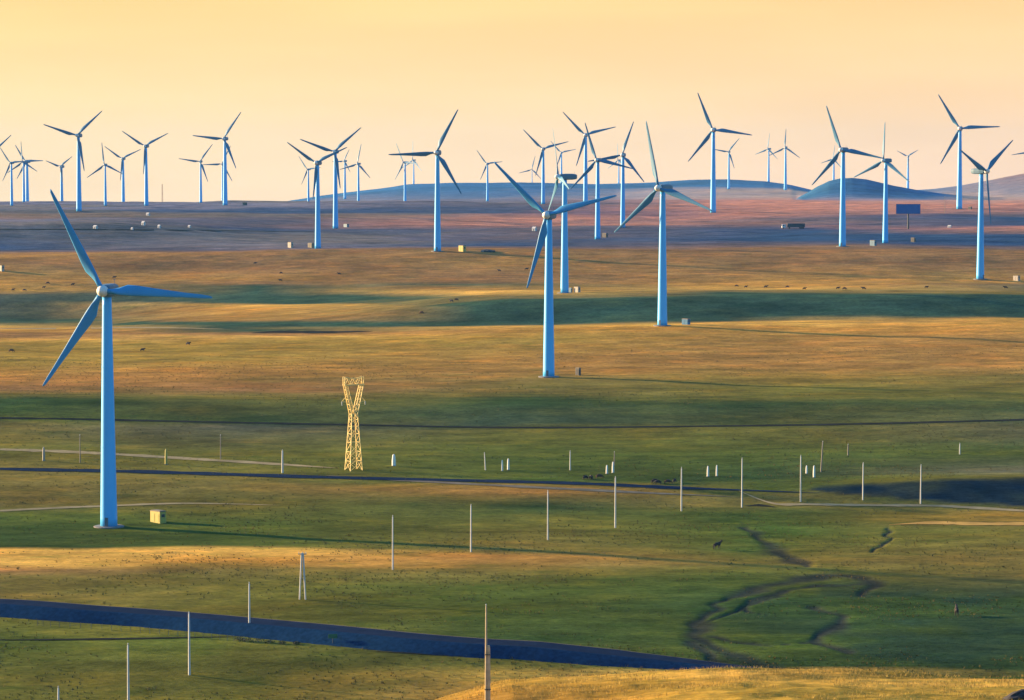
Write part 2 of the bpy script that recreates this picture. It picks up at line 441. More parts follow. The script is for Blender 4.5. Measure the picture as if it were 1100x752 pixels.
def ground_material():
    m = bpy.data.materials.new('grassland'); m.use_nodes = True
    nt = m.node_tree; N = nt.nodes; L = nt.links; N.clear()
    out = N.new('ShaderNodeOutputMaterial'); bs = N.new('ShaderNodeBsdfPrincipled')
    L.new(bs.outputs[0], out.inputs[0])
    bs.inputs['Roughness'].default_value = .95
    bs.inputs['Specular IOR Level'].default_value = 0.0
    at_ = N.new('ShaderNodeAttribute'); at_.attribute_name = 'cover_shade'
    geo = N.new('ShaderNodeNewGeometry')
    mp = N.new('ShaderNodeMapping'); mp.inputs['Scale'].default_value = (.5, 1, 0)
    L.new(geo.outputs['Position'], mp.inputs[0])
    def noise(s, det=3, rough=.6):
        n = N.new('ShaderNodeTexNoise'); n.inputs['Scale'].default_value = s
        n.inputs['Detail'].default_value = det; n.inputs['Roughness'].default_value = rough
        L.new(mp.outputs[0], n.inputs['Vector']); return n.outputs[0]
    def rng(x, a, b, c, d):
        r = N.new('ShaderNodeMapRange'); r.inputs[1].default_value = a; r.inputs[2].default_value = b
        r.inputs[3].default_value = c; r.inputs[4].default_value = d; L.new(x, r.inputs[0]); return r.outputs[0]
    n1, n2, n3 = noise(.03, 5), noise(.13, 6, .7), noise(.9, 4, .75)
    def mul(a, b):
        q = N.new('ShaderNodeMath'); q.operation = 'MULTIPLY'; L.new(a, q.inputs[0]); L.new(b, q.inputs[1]); return q.outputs[0]
    f = mul(mul(rng(n1, .3, .7, .66, 1.30), rng(n2, .3, .7, .58, 1.36)), rng(n3, .3, .7, .62, 1.30))
    sc = N.new('ShaderNodeVectorMath'); sc.operation = 'SCALE'
    L.new(at_.outputs['Color'], sc.inputs[0]); L.new(f, sc.inputs['Scale'])
    # patches of drier and greener grass
    n4 = noise(.065, 6, .6)
    mx = N.new('ShaderNodeMix'); mx.data_type = 'RGBA'; mx.blend_type = 'MULTIPLY'
    L.new(rng(n4, .5, .72, 0, .85), mx.inputs['Factor']); L.new(sc.outputs[0], mx.inputs['A'])
    mx.inputs['B'].default_value = (1.35, 1.05, .8, 1)
    n5 = noise(.11, 5, .6)
    mx2 = N.new('ShaderNodeMix'); mx2.data_type = 'RGBA'; mx2.blend_type = 'MULTIPLY'
    L.new(rng(n5, .55, .72, 0, .8), mx2.inputs['Factor']); L.new(mx.outputs['Result'], mx2.inputs['A'])
    mx2.inputs['B'].default_value = (.66, .86, .74, 1)
    L.new(mx2.outputs['Result'], bs.inputs['Base Color'])
    bp = N.new('ShaderNodeBump'); bp.inputs['Strength'].default_value = .55; bp.inputs['Distance'].default_value = .4
    n6 = noise(.9, 5, .7); L.new(n6, bp.inputs['Height']); L.new(bp.outputs[0], bs.inputs['Normal'])
    return m

def grid_mesh(name, X, Y, Zz, cols):
    r, c = X.shape
    me = bpy.data.meshes.new(name)
    co = np.stack([X, Y, Zz], -1).reshape(-1, 3).astype(np.float32)
    idx = np.arange(r * c).reshape(r, c)
    q = np.stack([idx[:-1, :-1], idx[:-1, 1:], idx[1:, 1:], idx[1:, :-1]], -1).reshape(-1, 4).astype(np.int32)
    me.vertices.add(len(co)); me.vertices.foreach_set('co', co.ravel())
    me.loops.add(q.size); me.loops.foreach_set('vertex_index', q.ravel())
    me.polygons.add(len(q)); me.polygons.foreach_set('loop_start', np.arange(0, q.size, 4, dtype=np.int32))
    me.polygons.foreach_set('loop_total', np.full(len(q), 4, np.int32))
    me.polygons.foreach_set('use_smooth', np.ones(len(q), bool))
    at_ = me.attributes.new('cover_shade', 'FLOAT_COLOR', 'POINT')
    ca = np.ones((len(co), 4), np.float32); ca[:, :3] = cols.reshape(-1, 3)
    at_.data.foreach_set('color', ca.ravel())
    me.update(); me.validate()
    return me

M['ground'] = ground_material()
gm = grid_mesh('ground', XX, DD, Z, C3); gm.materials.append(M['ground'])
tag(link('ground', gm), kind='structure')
# the hillside behind the camera
bx = np.linspace(-14000, 14000, 61)[None, :] * np.ones((40, 1)); by = np.linspace(-14000, 5.5, 40)[:, None] * np.ones((1, 61))
by = 5.5 - (np.abs(by - 5.5) / 14005.5) ** 2 * 14005.5
bz = -6.2 - 90 * (1 - np.exp(-np.hypot(bx, by) / 500)) + 4 * fbm(bx, by, 900, 2)
bc = np.ones(bx.shape + (3,)) * np.array(PAL['bolive'])
hm = grid_mesh('hillside', bx, by, bz, bc); hm.materials.append(M['ground'])
tag(link('hillside', hm), kind='structure')

# ------------------------------------------------------------------ roads and tracks
def strip(name, pts, px, material, lift=.12, n=8, jitter=.25, taper=False):
    """a ribbon of road lying on the terrain, px photo pixels tall"""
    line = smooth(pts, n)
    bm = bmesh.new(); prev = None
    for k, (u, v) in enumerate(line):
        w = px * (1 + jitter * random.uniform(-1, 1))
        if taper:
            w *= min(1, (len(line) - 1 - k) / 10. + .08, k / 10. + .08)
        a = at(u, v - w / 2); b = at(u, v + w / 2)
        if a is None or b is None or (a - b).length > 60: prev = None; continue
        q = [b.lerp(a, t) for t in (0, .25, .5, .75, 1)]
        vs = [bm.verts.new((p.x, p.y, ground_z(p.x, p.y) + lift)) for p in q]
        if prev:
            for i in range(4): bm.faces.new((prev[i], vs[i], vs[i + 1], prev[i + 1]))
        prev = vs
    o = link(name, mesh_of(bm, name, material))
    return tag(o, kind='structure')

M['track'] = mat('dirt_track_soil', (.36, .29, .15), .95, .3, .15, spec=0)
M['straw'] = mat('dry_straw_verge', (.50, .31, .085), .95, .3, .15, spec=0)
M['dark_track'] = mat('rutted_dark_soil', (.035, .035, .028), .95, .35, .15, spec=0)
M['asphalt'] = mat('asphalt', (.018, .030, .060), .95, .2, .3, spec=0)
M['shadebank'] = mat('bank_gravel_shade', (.009, .034, .085), .95, .35, 1.1, spec=0)  # navy shade of the near slope put into the gravel colour
M['shoulder'] = mat('road_shoulder', (.19, .165, .115), .95, .3, .3, spec=0)
strip('dirt_track', [(-40, 482), (0, 483), (60, 485), (120, 488), (220, 494), (300, 499), (360, 503)], 2.6, M['track'], taper=True)
strip('dirt_track', [(-40, 551), (0, 549), (60, 546), (110, 544), (200, 541), (300, 543)], 1.8, M['track'], taper=True)
strip('dirt_track', [(350, 511), (430, 516), (520, 521), (600, 525), (700, 530), (790, 534)], 2.2, M['shoulder'], taper=True)
strip('dirt_track', [(790, 526), (830, 541), (870, 542), (930, 543), (1000, 543.5), (1050, 546), (1100, 549), (1150, 552)], 2.2, M['track'], taper=True)
strip('dirt_track', [(955, 564), (1000, 562), (1050, 563), (1110, 563), (1150, 563)], 3.0, M['straw'], taper=True)
strip('rutted_track', [(-60, 247.5), (60, 246.5), (200, 247.5), (345, 249)], 1.3, M['dark_track'], taper=True)
strip('dirt_track', [(70, 234), (150, 232.5), (270, 233.5)], 1.0, M['shoulder'], taper=True)
strip('dirt_track', [(-40, 353), (60, 353), (160, 352), (250, 354)], 1.3, M['track'], taper=True)
strip('road', [(-260, 497), (0, 504), (150, 507), (350, 513), (600, 519), (720, 524), (880, 530)], 3.0, M['asphalt'], .15, taper=True)
strip('rutted_track', [(-40, 449), (60, 450), (200, 453), (350, 456), (560, 459.5), (800, 457.5), (950, 455), (1140, 450)], 1.6, M['dark_track'])
strip('rutted_track', [(-40, 688), (60, 687.5), (160, 686), (262, 684)], 1.6, M['dark_track'], taper=True)
strip('rutted_track', [(400, 700), (450, 702.5), (505, 706)], 1.8, M['dark_track'], taper=True)
strip('rutted_track', [(270, 358), (300, 356.5), (350, 357), (400, 356)], 2.4, M['dark_track'], taper=True)
strip('rutted_track', [(800, 544), (815, 543), (833, 545)], 2.6, M['dark_track'], taper=True)

# embanked road crossing the foreground
edge = smooth([(-140, 659), (-60, 661), (0, 663), (70, 668), (130, 672), (200, 678), (270, 685), (340, 692), (420, 700), (500, 706), (560, 709), (640, 715), (700, 718), (770, 722), (840, 724.5)], 10)
bmB, bmR, bmS = bmesh.new(), bmesh.new(), bmesh.new()
toe = [at(u, v, 430) for u, v in edge]
prev = None
for k, p in enumerate(toe):
    a = toe[max(0, k - 3)]; b = toe[min(len(toe) - 1, k + 3)]
    t = Vector((b.x - a.x, b.y - a.y, 0)).normalized(); nrm = Vector((-t.y, t.x, 0))
    if nrm.y < 0: nrm = -nrm
    kk = k / (len(toe) - 1)
    h = (2.25 + .10 * math.sin(k * .11)) * (1 if kk < .72 else max(.12, 1 - (kk - .72) / .30))
    def pt(off, hh):
        q = p + nrm * off
        return (q.x, q.y, p.z + hh)
    w = 1 if kk < .8 else max(.3, 1 - (kk - .8) * 3)
    sec = [pt(-.6, -.5), pt(.1 + random.uniform(-.25, .25), .1), pt(1.8 * w, h * .6), pt(3.6 * w, h), pt(4.1 * w, h + .02), pt(10.6 * w, h + .05), pt(11.4 * w, h - .02), pt(20 * w, -.8)]
    cur = ([bmB.verts.new(q) for q in sec[:4]], [bmB.verts.new(q) for q in (sec[3], sec[4])], [bmR.verts.new(q) for q in (sec[4], sec[5])],
           [bmS.verts.new(q) for q in (sec[5], sec[6])], [bmB.verts.new(q) for q in (sec[6], sec[7])])
    if prev:
        for A, B, bm in zip(prev, cur, (bmB, bmB, bmR, bmS, bmB)):
            for i in range(len(A) - 1): bm.faces.new((A[i], B[i], B[i + 1], A[i + 1]))
    prev = cur
tag(link('embankment', mesh_of(bmB, 'embankment', M['shadebank'], True)), kind='structure')
tag(link('road', mesh_of(bmR, 'road', M['asphalt'])), kind='structure')
tag(link('road_shoulder', mesh_of(bmS, 'road_shoulder', M['shoulder'])), kind='structure')

# ------------------------------------------------------------------ wind turbines
HUB = 65.0
def tower_mesh():
    bm = bmesh.new()
    prof_ = []
    for k in range(27):
        z = 63.4 * k / 26
        r = 2.35 + (1.25 - 2.35) * (z / 63.4)
        prof_.append((r, z))
    lathe(bm, prof_, 28)
    nf = len(bm.faces)
    for k in (9, 18):                       # bolted section joints
        z = 63.4 * k / 26; r = 2.35 - 1.1 * z / 63.4
        lathe(bm, [(r + .02, z), (r + .05, z + .02), (r + .05, z + .2), (r + .02, z + .22)], 28)
    me = mesh_of(bm, 'tower', M['tower'], True)
    for p_ in me.polygons:
        if p_.index >= nf: p_.use_smooth = False
    return me

def foundation_mesh():
    bm = bmesh.new()
    lathe(bm, [(4.2, -1.5), (4.2, .22), (3.9, .34), (2.6, .36)], 28)
    return mesh_of(bm, 'foundation', M['foundation'])

def nacelle_mesh():
    bm = bmesh.new()
    secs = [(-2.6, 1.25, 1.30), (-2.2, 1.55, 1.55), (0.5, 1.75, 1.75), (4.5, 1.70, 1.70), (6.4, 1.45, 1.40), (6.9, 1.1, 1.0)]
    rs = []
    for y, w, h in secs:
        pts = []
        for i in range(16):
            a = 2 * math.pi * i / 16
            c, s = math.cos(a), math.sin(a)
            e = .45
            pts.append((w * math.copysign(abs(c) ** e, c), y, HUB + .05 + h * math.copysign(abs(s) ** e, s)))
        rs.append(ring(bm, pts))
    for a, b in zip(rs, rs[1:]): bridge(bm, a, b)
    bm.faces.new(rs[0]); bm.faces.new(rs[-1])
    lathe_r = []
    # yaw collar under the body
    for r, z in ((1.42, 63.2), (1.42, 63.5)):
        lathe_r.append(ring(bm, [(r * math.cos(2 * math.pi * i / 20), r * math.sin(2 * math.pi * i / 20), z) for i in range(20)]))
    bridge(bm, *lathe_r); bm.faces.new(lathe_r[0]); bm.faces.new(lathe_r[1])
    # wind sensor mast on the rear roof
    bar(bm, (.5, 5.4, HUB + 1.6), (.5, 5.4, HUB + 3.0), .06)
    bar(bm, (.1, 5.4, HUB + 2.8), (.9, 5.4, HUB + 2.8), .05)
    return mesh_of(bm, 'nacelle', M['nacelle'], False)

def hub_mesh():
    bm = bmesh.new()
    lathe(bm, [(1.25, 1.2), (1.5, .6), (1.6, 0), (1.5, -.7), (1.15, -1.4), (.6, -1.9), (.12, -2.1)], 20, axis='y')
    return mesh_of(bm, 'hub', M['hub'], True)

def blade_mesh():
    """along +Z from the hub centre; chord lies mostly in X (rotor plane), twisted"""
    bm = bmesh.new()
    st = [(.9, .72, .72, 90), (2.4, .72, .70, 80), (4.5, 1.1, .52, 30), (6.8, 1.55, .36, 20), (9.5, 1.48, .28, 15), (14, 1.18, .20, 10), (19, .90, .15, 6), (24, .64, .10, 4), (28, .52, .08, 2), (30.2, .36, .05, 1), (31, .16, .03, 0)]
    rs = []
    for z, hc, ht, tw in st:
        pts = []; tw = math.radians(tw)
        k = min(1, max(0, (z - 2.4) / 3.5))
        for i in range(12):
            a = 2 * math.pi * i / 12
            x = hc * math.cos(a); y = ht * math.sin(a)
            y *= 1 - k * .45 * math.cos(a)             # thinner trailing edge
            x += hc * .42 * k
            pts.append((-(x * math.cos(tw) - y * math.sin(tw)), x * math.sin(tw) + y * math.cos(tw) - .0011 * z * z, z))
        rs.append(ring(bm, pts))
    for a, b in zip(rs, rs[1:]): bridge(bm, a, b)
    bm.faces.new(rs[0]); bm.faces.new(rs[-1])
    return mesh_of(bm, 'blade', M['blade'], True)

def light_blade():
    me = TMB.copy(); me.name = 'blade'; me.materials.clear(); me.materials.append(M['blade_light']); return me

def tdoor_mesh():
    bm = bmesh.new()
    box(bm, (0, -2.34, 1.7), (.95, .10, 2.2), .03)
    for k in range(5): box(bm, (0, -2.55 - .28 * k, .58 - .13 * k), (1.2, .28, .08))
    return mesh_of(bm, 'door', M['door'])

TMB = blade_mesh()
TM = dict(lightblade=light_blade(), tower=tower_mesh(), foundation=foundation_mesh(), nacelle=nacelle_mesh(), hub=hub_mesh(), blade=TMB, door=tdoor_mesh())
TG = 'wind turbines standing across the grassland'

def turbine(label, u, hubv, basev, ang, yaw=15, L=None, d=None):
    """u: tower column, hub and base rows in the photo, ang: one blade's angle there, yaw>0 turns the rotor to the left"""
    p = atd(u, d) if d else at(u, basev)
    if p is None:
        p = atd(u, 3400)
    uu_, vb = pix_of(p.x, p.y, p.z)
    # scale so that the hub meets its row
    b = (376.0 - hubv) / F
    zh = p.y * (b * CP - SP) / (CP + b * SP)
    s = (zh - p.z) / HUB
    r = empty('wind_turbine', p, math.radians(-yaw), s)
    tag(r, label, 'wind turbine', TG)
    tw = link('tower', TM['tower'], r)
    if p.y < 2000:
        link('foundation', TM['foundation'], r)
        link('door', TM['door'], tw)
    link('nacelle', TM['nacelle'], r)
    h = link('hub', TM['hub'], r, (0, -3.9, HUB))
    bs = 1.0
    if L: bs = L / F * p.y / s / 31.0
    for k in range(3):
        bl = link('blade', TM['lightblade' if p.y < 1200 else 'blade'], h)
        bl.rotation_euler = (0, math.radians(90 - ang + 120 * k), 0)
        bl.scale = (max(.85, bs), max(.85, bs), bs)
    return r

TURB = [
 ('nearest wind turbine, blue with one sunlit edge, beside the ochre kiosk', 117, 312, 566, 117, 9, 122),
 ('tall turbine in the middle with the dark kiosk at its foot', 589.5, 231, 405, 135, 16, 81),
 ('turbine on the gold crest with a cream hub and blue box beside its foot', 711.5, 202, 350, 101, 36, 73),
 ('turbine seen side-on behind the tall middle one, white kiosk at its foot', 606.5, 190, 315, 106, 76, 54),
 ('right-hand turbine with nacelle turned left and blades to the right of its tower', 1053, 184, 300, 36, -46, 57),
 ('dark-bladed turbine alone left of centre, one blade pointing straight left', 470, 164, 270, 182, 10, 52),
 ('turbine in front of the rounded blue mound, left of the blue billboard', 905, 161, 265, 109, 28, 50),
 ('turbine between the rounded mound and the blue billboard', 951, 172.5, 261, 86, 40, 41),
 ('front turbine of the overlapping pair left of centre, blades in a wide V', 341.5, 175, 267, 145, 14, 39),
 ('rear turbine of the overlapping pair, its right blade raised highest', 360.5, 163, 245.5, 160, 12, 40),
 ('turbine right of the side-on one, blades like an upside-down crow foot', 642, 172, 257, 107, 18, 42),
 ('turbine with one level blade to the left, standing before the gold-crest turbine', 669, 166.5, 244.5, 70, 14, 38),
 ('tall turbine behind, between the gold-crest turbine and the tongue of pale ground', 766, 139.5, 228.5, 112, 12, 43),
 ('tallest turbine near the right edge with one blade pointing level right', 1030.5, 138, 224.5, 2, 14, 43),
 ('tallest turbine of the left group, above the big blue blade tip', 85, 145.5, 227, 42, 10, 39),
 ('turbine with two raised blades in a Y, right of the left group', 157.3, 157, 221, 147, 12, 30),
 ('tall left-side turbine with a pale one hidden behind its tower', 242, 149, 220.5, 54, 14, 35),
 ('shorter turbine just left of the one that hides another', 215.8, 173.5, 217.8, 52, 10, 23.5),
 ('small turbine with one blade straight up, between the tallest and the Y', 113.3, 177, 221, 95, 14, 24),
 ('tall turbine whose tower shows behind the raised blade of the middle turbine', 583.5, 160, 219.3, 135, 12, 29.5),
 ('tall turbine above the side-on one, two blades crossing its neighbour', 629, 145, 217.8, 134, 10, 34.5),
 ('small turbine at the left edge with a level blade to the right', 12.7, 175, 221, 125, 20, 21.5),
]
for a in TURB:
    turbine(*a)
FARTURB = [   # label, u, hub row, distance, angle, yaw, blade px
 ('turbine mostly cut off by the left edge, one dark blade showing', -6, 165, 3150, 41, 12, 30),
 ('small turbine at far left whose blades point up and to both lower sides', 26.4, 174, 3480, 92, 24, 22),
 ('thin pale turbine just behind a small one at far left', 30, 173.5, 4600, 2, 14, 21),
 ('thin turbine on the skyline with drooping arms, left of the tallest left one', 67, 179, 4400, 38, 12, 17.5),
 ('thin turbine on the skyline touching the blade of the Y-shaped one', 133, 170.5, 3900, 145, 10, 23.5),
 ('pale turbine hidden behind a taller tower on the left skyline', 239.8, 176, 4300, 62, 12, 22),
 ('pale slim turbine just left of the overlapping pair', 331.6, 182, 3950, 126, 30, 18),
 ('faintest pale turbine right behind the overlapping pair', 370.8, 173, 6300, 62, 20, 14),
 ('small turbine right of the overlapping pair, one blade almost upright', 385.3, 176, 4300, 76, 24, 22),
 ('small turbine on the left foot of the blue ridge, blades bunched', 435.3, 174.5, 4300, 116, 44, 23),
 ('pale turbine on the ridge crest behind the one with bunched blades', 444.6, 172, 7150, 85, 50, 21),
 ('small white turbine before the blue ridge, left of the middle turbine blade', 523.7, 176, 4350, 127, 20, 18.5),
 ('faint turbine on the ridge left of the tall middle group', 571.5, 182, 7150, 75, 14, 15),
 ('faint turbine on the ridge just above the side-on turbine', 603, 164, 7150, 12, 14, 17),
 ('faint turbine on the ridge between the two crossed middle turbines', 664.5, 172, 7150, 90, 50, 18),
 ('small turbine behind the blade tip of the tall one, at the pale slope', 782.5, 163, 5900, 50, 16, 19),
 ('pale turbine on the ridge top, left one of two near the tongue of pale ground', 825.2, 160, 7150, 80, 40, 17),
 ('small turbine right one of two near the tongue of pale ground', 843.2, 158.5, 5900, 86, 20, 20),
 ('faint turbine on the mound behind a sunlit blade', 895, 170.5, 7150, 78, 36, 15),
 ('pale turbine above the blue billboard, two blades raised in a V', 974.6, 168, 7150, 152, 14, 13),
 ('turbine outside the right edge, only one blade tip showing', 1104.5, 163, 5200, 190, 14, 19),
]
for lb, u, hv, d, ang, yaw, L in FARTURB:
    turbine(lb, u, hv, None, ang, yaw, L, d)

# ------------------------------------------------------------------ poles
PG = 'power poles along the plain'
def pole_mesh(name, H, r0, r1, m):
    bm = bmesh.new()
    lathe(bm, [(r0, -1.0), (r0, 0), (r0 * .97, H * .1), ((r0 + r1) / 2, H * .55), (r1, H - .05), (r1 * .6, H)], 10)
    return mesh_of(bm, name, m, True)

def pole(label, u, top, base, m='pole', r=.26, d=None, lean=0.0, crossarm=False):
    p = atd(u, d) if d else at(u, base)
    b = (376.0 - top) / F
    H = p.y * (b * CP - SP) / (CP + b * SP) - p.z
    o = empty('power_pole', p)
    tag(o, label, 'pole', PG)
    link('shaft', pole_mesh('shaft', H, r, r * .62, M[m]), o)
    bm = bmesh.new()
    lathe(bm, [(.05, H - .05), (.05, H + .1), (.12, H + .12), (.13, H + .2), (.07, H + .26), (.12, H + .3), (.05, H + .4)], 8)
    link('insulator', mesh_of(bm, 'insulator', M['insulator']), o)
    if crossarm:
        bm = bmesh.new(); box(bm, (0, 0, H - .5), (1.7, .16, .18), .02)
        for s in (-1, 1): bar(bm, (s * .75, 0, H - .5), (0, 0, H - 1.2), .05)
        link('crossarm', mesh_of(bm, 'crossarm', M[m]), o)
    o.rotation_euler = (0, lean, random.uniform(-.6, .6))
    return o

pole('pole tip just showing at the bottom edge, left corner', 63, 739, 775, r=.24)
pole('pole cut by the bottom edge, second from the left corner', 138, 693, 756, r=.25)
pole('pole in the open grass below the dark bank', 203.5, 659, 725, r=.25)
pole('pole standing at the foot of the dark bank near the scrub', 268, 627, 680, r=.25)
pole('single pole just right of the twin-legged pole, across the orange strip', 422, 555, 612, r=.23)
pole('pole with its foot on the faint end of the orange strip', 506, 543, 593, r=.23)
pole('pole with a short shadow in olive grass, left of the one by the dark cattle', 588.5, 528, 580, r=.23)
pole('pole below the pair of white pillars and the dark cattle', 661, 513, 567, r=.25)
pole('pole just right of the right-hand dark cattle', 732, 503, 549, r=.25)
pole('pole at the bend where the pale track begins', 797, 493, 545, r=.23)
pole('pole at the narrow end of the dark hollow, left of two white pillars', 860, 490, 539, r=.24)
pole('pole in front of the middle of the dark hollow', 927, 498, 537, r=.22)
pole('pole in front of the wide part of the dark hollow', 989, 500, 541, r=.22)
pole('thin pole left of the nearest turbine, above the pale track', 86, 468, 497, 'pole_dark', .2)
pole('thin dark pole right of the nearest turbine, above the pale track', 237, 468, 493, 'pole_dark', .2)
pole('short whitish pole at the end of the pale track', 303.5, 484, 508, r=.34)
pole('thin leaning pole left of the first white pillar pair', 521.5, 487, 505, r=.2, lean=-.06)
pole('thin pole midway between two white pillar pairs', 612.5, 485, 505, r=.22)
pole('thin pole above the white pillars by the dark cattle', 660, 486, 500, 'pole_dark', .2)
pole('taller thin pole right of the white pillars with dark beam', 882, 475, 507, 'pole_dark', .26, lean=.06)
pole('short pole on the green slope above the dark hollow', 911, 478, 489, 'pole_dark', .26)
pole('short lone pole high on the green slope at far right', 1031, 477, 488, r=.24)
pole('small T-shaped pole on the pink ground left of the right-hand tall turbine', 1015, 211, 229, 'pole_dark', .28, crossarm=True)

# the near tapered pole at the bottom edge
p = atd(522, 236)
o = empty('power_pole', p); tag(o, 'large near pole with a thicker lower half at the bottom edge', 'pole', PG)
b = (376.0 - 651) / F; H = p.y * (b * CP - SP) / (CP + b * SP) - p.z
link('shaft', pole_mesh('shaft', H, .14, .06, M['pole_near']), o)
bm = bmesh.new(); lathe(bm, [(.17, -1), (.17, 0), (.155, H * .4), (.13, H * .72), (.10, H * .74)], 10)
s = link('stub', mesh_of(bm, 'stub', M['pole_near'], True), o); s.location = (.20, 0, 0)
bm = bmesh.new()
for zz in (.25, .45, .68): box(bm, (.12, 0, H * zz), (.5, .36, .07), .01)
link('clamp', mesh_of(bm, 'clamp', M['steel']), o)
bm = bmesh.new(); lathe(bm, [(.03, H), (.03, H + .06), (.06, H + .08), (.06, H + .12), (.02, H + .18)], 8)
link('insulator', mesh_of(bm, 'insulator', M['insulator']), o)

# twin-legged pole
p = at(325, 644); b = (376.0 - 594) / F; H = p.y * (b * CP - SP) / (CP + b * SP) - p.z
o = empty('power_pole', p); tag(o, 'twin-legged grey pole with small crossarm in front of the orange strip', 'pole', PG)
for s in (-1, 1):
    bm = bmesh.new(); bar(bm, (s * .72, 0, -.6), (s * .16, 0, H), .2, 8)
    link('leg', mesh_of(bm, 'leg', M['pole']), o)
bm = bmesh.new(); box(bm, (0, 0, H - .25), (1.9, .2, .2), .02); box(bm, (0, 0, H * .45), (1.0, .12, .12), .02)
link('crossarm', mesh_of(bm, 'crossarm', M['pole_dark']), o)
bm = bmesh.new()
for s in (-.8, 0, .8): bar(bm, (s, 0, H - .15), (s, 0, H + .25), .08, 8)
link('insulator', mesh_of(bm, 'insulator', M['insulator']), o)

# white pillars
WG = 'short white pillars along the plain'
def pillar(label, u, top, base, w, m='whitepost'):
    p = at(u, base); sc = p.y / F
    H = (base - top) * sc; r = max(.28, w * sc / 2.4)
    o = empty('white_pillar', p, random.uniform(-.3, .3)); tag(o, label, 'pillar', WG)
    bm = bmesh.new(); lathe(bm, [(r * 1.0, -.6), (r, 0), (r * .95, H * .5), (r * .7, H * .9), (r * .4, H)], 10)
    link('shaft', mesh_of(bm, 'shaft', M[m], True), o)
    bm = bmesh.new(); box(bm, (0, 0, .0), (r * 2.3, r * 2.3, .3), .05)
    link('plinth', mesh_of(bm, 'plinth', M['foundation']), o)
pillar('pale yellow pillar on the pale track at far left', 47, 480, 495, 3.5, 'box_w')
pillar('yellow pillar on the pale track right of the nearest turbine', 178.5, 482, 499, 3.5, 'box_y')
pillar('stout white pillar alone right of the lattice pylon', 423, 488, 500.5, 5.0)
pillar('thin left pillar of the pair right of the lattice pylon', 539.5, 494, 506, 2.4)
pillar('right pillar of the pair right of the lattice pylon', 546, 492.5, 505, 3)
pillar('left pillar of the pair just above the dark cattle', 652, 499.5, 509, 3)
pillar('right, taller pillar of the pair just above the dark cattle', 658.5, 496, 508, 3)
pillar('left pillar of the pair above the start of the pale track', 760.5, 500.5, 512, 3)
pillar('right pillar of the pair above the start of the pale track', 770, 499.5, 511.5, 2.6)
pillar('shorter pillar left of the taller thin pole by the dark hollow', 866.5, 500, 509, 2.6)
pillar('longer pillar beside the taller thin pole by the dark hollow', 874.5, 500, 513, 3)

# ------------------------------------------------------------------ lattice pylon
p = at(380, 505)
sc = p.y / F
o = empty('lattice_pylon', p, math.radians(28)); tag(o, 'gold-lit steel lattice pylon with a wine-glass head', 'pylon')
def P2(z, w):   # half width of body
    return [(-w, -w, z), (w, -w, z), (w, w, z), (-w, w, z)]
Hp = (505 - 404) * sc
zb = [0, Hp * .10, Hp * .2, Hp * .3, Hp * .39, Hp * .47, Hp * .54, Hp * .6]
wb = [2.1, 1.9, 1.72, 1.54, 1.38, 1.24, 1.1, 1.0]
for c in range(4):
    bm = bmesh.new()
    a, b = Vector(P2(-.5, wb[0])[c]), Vector(P2(zb[-1], wb[-1])[c]); bar(bm, a, b, .15)
    link('leg', mesh_of(bm, 'leg', M['pylon']), o)
for f in range(4):
    bm = bmesh.new()
    for k in range(len(zb) - 1):
        A = P2(zb[k], wb[k]); B = P2(zb[k + 1], wb[k + 1])
        i, j = f, (f + 1) % 4
        if k < 2 or k % 2 == 0: bar(bm, A[i], B[j], .085)
        if k < 2 or k % 2 == 1: bar(bm, A[j], B[i], .085)
        bar(bm, B[i], B[j], .08)
    link('bracing', mesh_of(bm, 'bracing', M['pylon']), o)
zt, zw = Hp * .915, zb[-1]
for s in (-1, 1):
    bm = bmesh.new()
    for y in (-1, 1):
        lo_i, lo_o = Vector((0, y * .9, zw)), Vector((s * 1.0, y * 1.0, zw))
        hi_i, hi_o = Vector((s * 2.3, y * .7, zt)), Vector((s * 3.2, y * .7, zt))
        bar(bm, lo_i, hi_i, .14); bar(bm, lo_o, hi_o, .16)
        n = 5
        for k in range(n):
            a = lo_i.lerp(hi_i, (k + .2) / n); b = lo_o.lerp(hi_o, (k + .9) / n); bar(bm, a, b, .08)
            a2 = lo_o.lerp(hi_o, (k + .0) / n) if k else lo_o; bar(bm, a2, a, .08)
    for k in range(1, 6):
        t = k / 6; a = Vector((s * 1.0, -1, zw)).lerp(Vector((s * 3.2, -.7, zt)), t); bar(bm, a, (a.x, -a.y, a.z), .08)
    link('fork', mesh_of(bm, 'fork', M['pylon']), o)
bm = bmesh.new()
for y in (-.7, .7):
    bar(bm, (-3.4, y, zt), (3.4, y, zt), .17); bar(bm, (-3.2, y, Hp), (-1.2, y, Hp - .5), .14); bar(bm, (3.2, y, Hp), (1.2, y, Hp - .5), .14)
    bar(bm, (-1.2, y, Hp - .5), (1.2, y, Hp - .5), .12)
    for s in (-1, 1):
        bar(bm, (s * 3.2, y, zt), (s * 3.2, y, Hp), .15)
        bar(bm, (s * 3.2, y, zt), (s * 2.0, y, Hp - .3), .09); bar(bm, (s * 2.0, y, Hp - .3), (s * 1.0, y, zt), .09); bar(bm, (s * 1.0, y, zt), (0, y, Hp - .5), .09)
for x in (-3.2, -1.6, 0, 1.6, 3.2): bar(bm, (x, -.7, zt), (x, .7, zt), .08)
link('crossbeam', mesh_of(bm, 'crossbeam', M['pylon']), o)
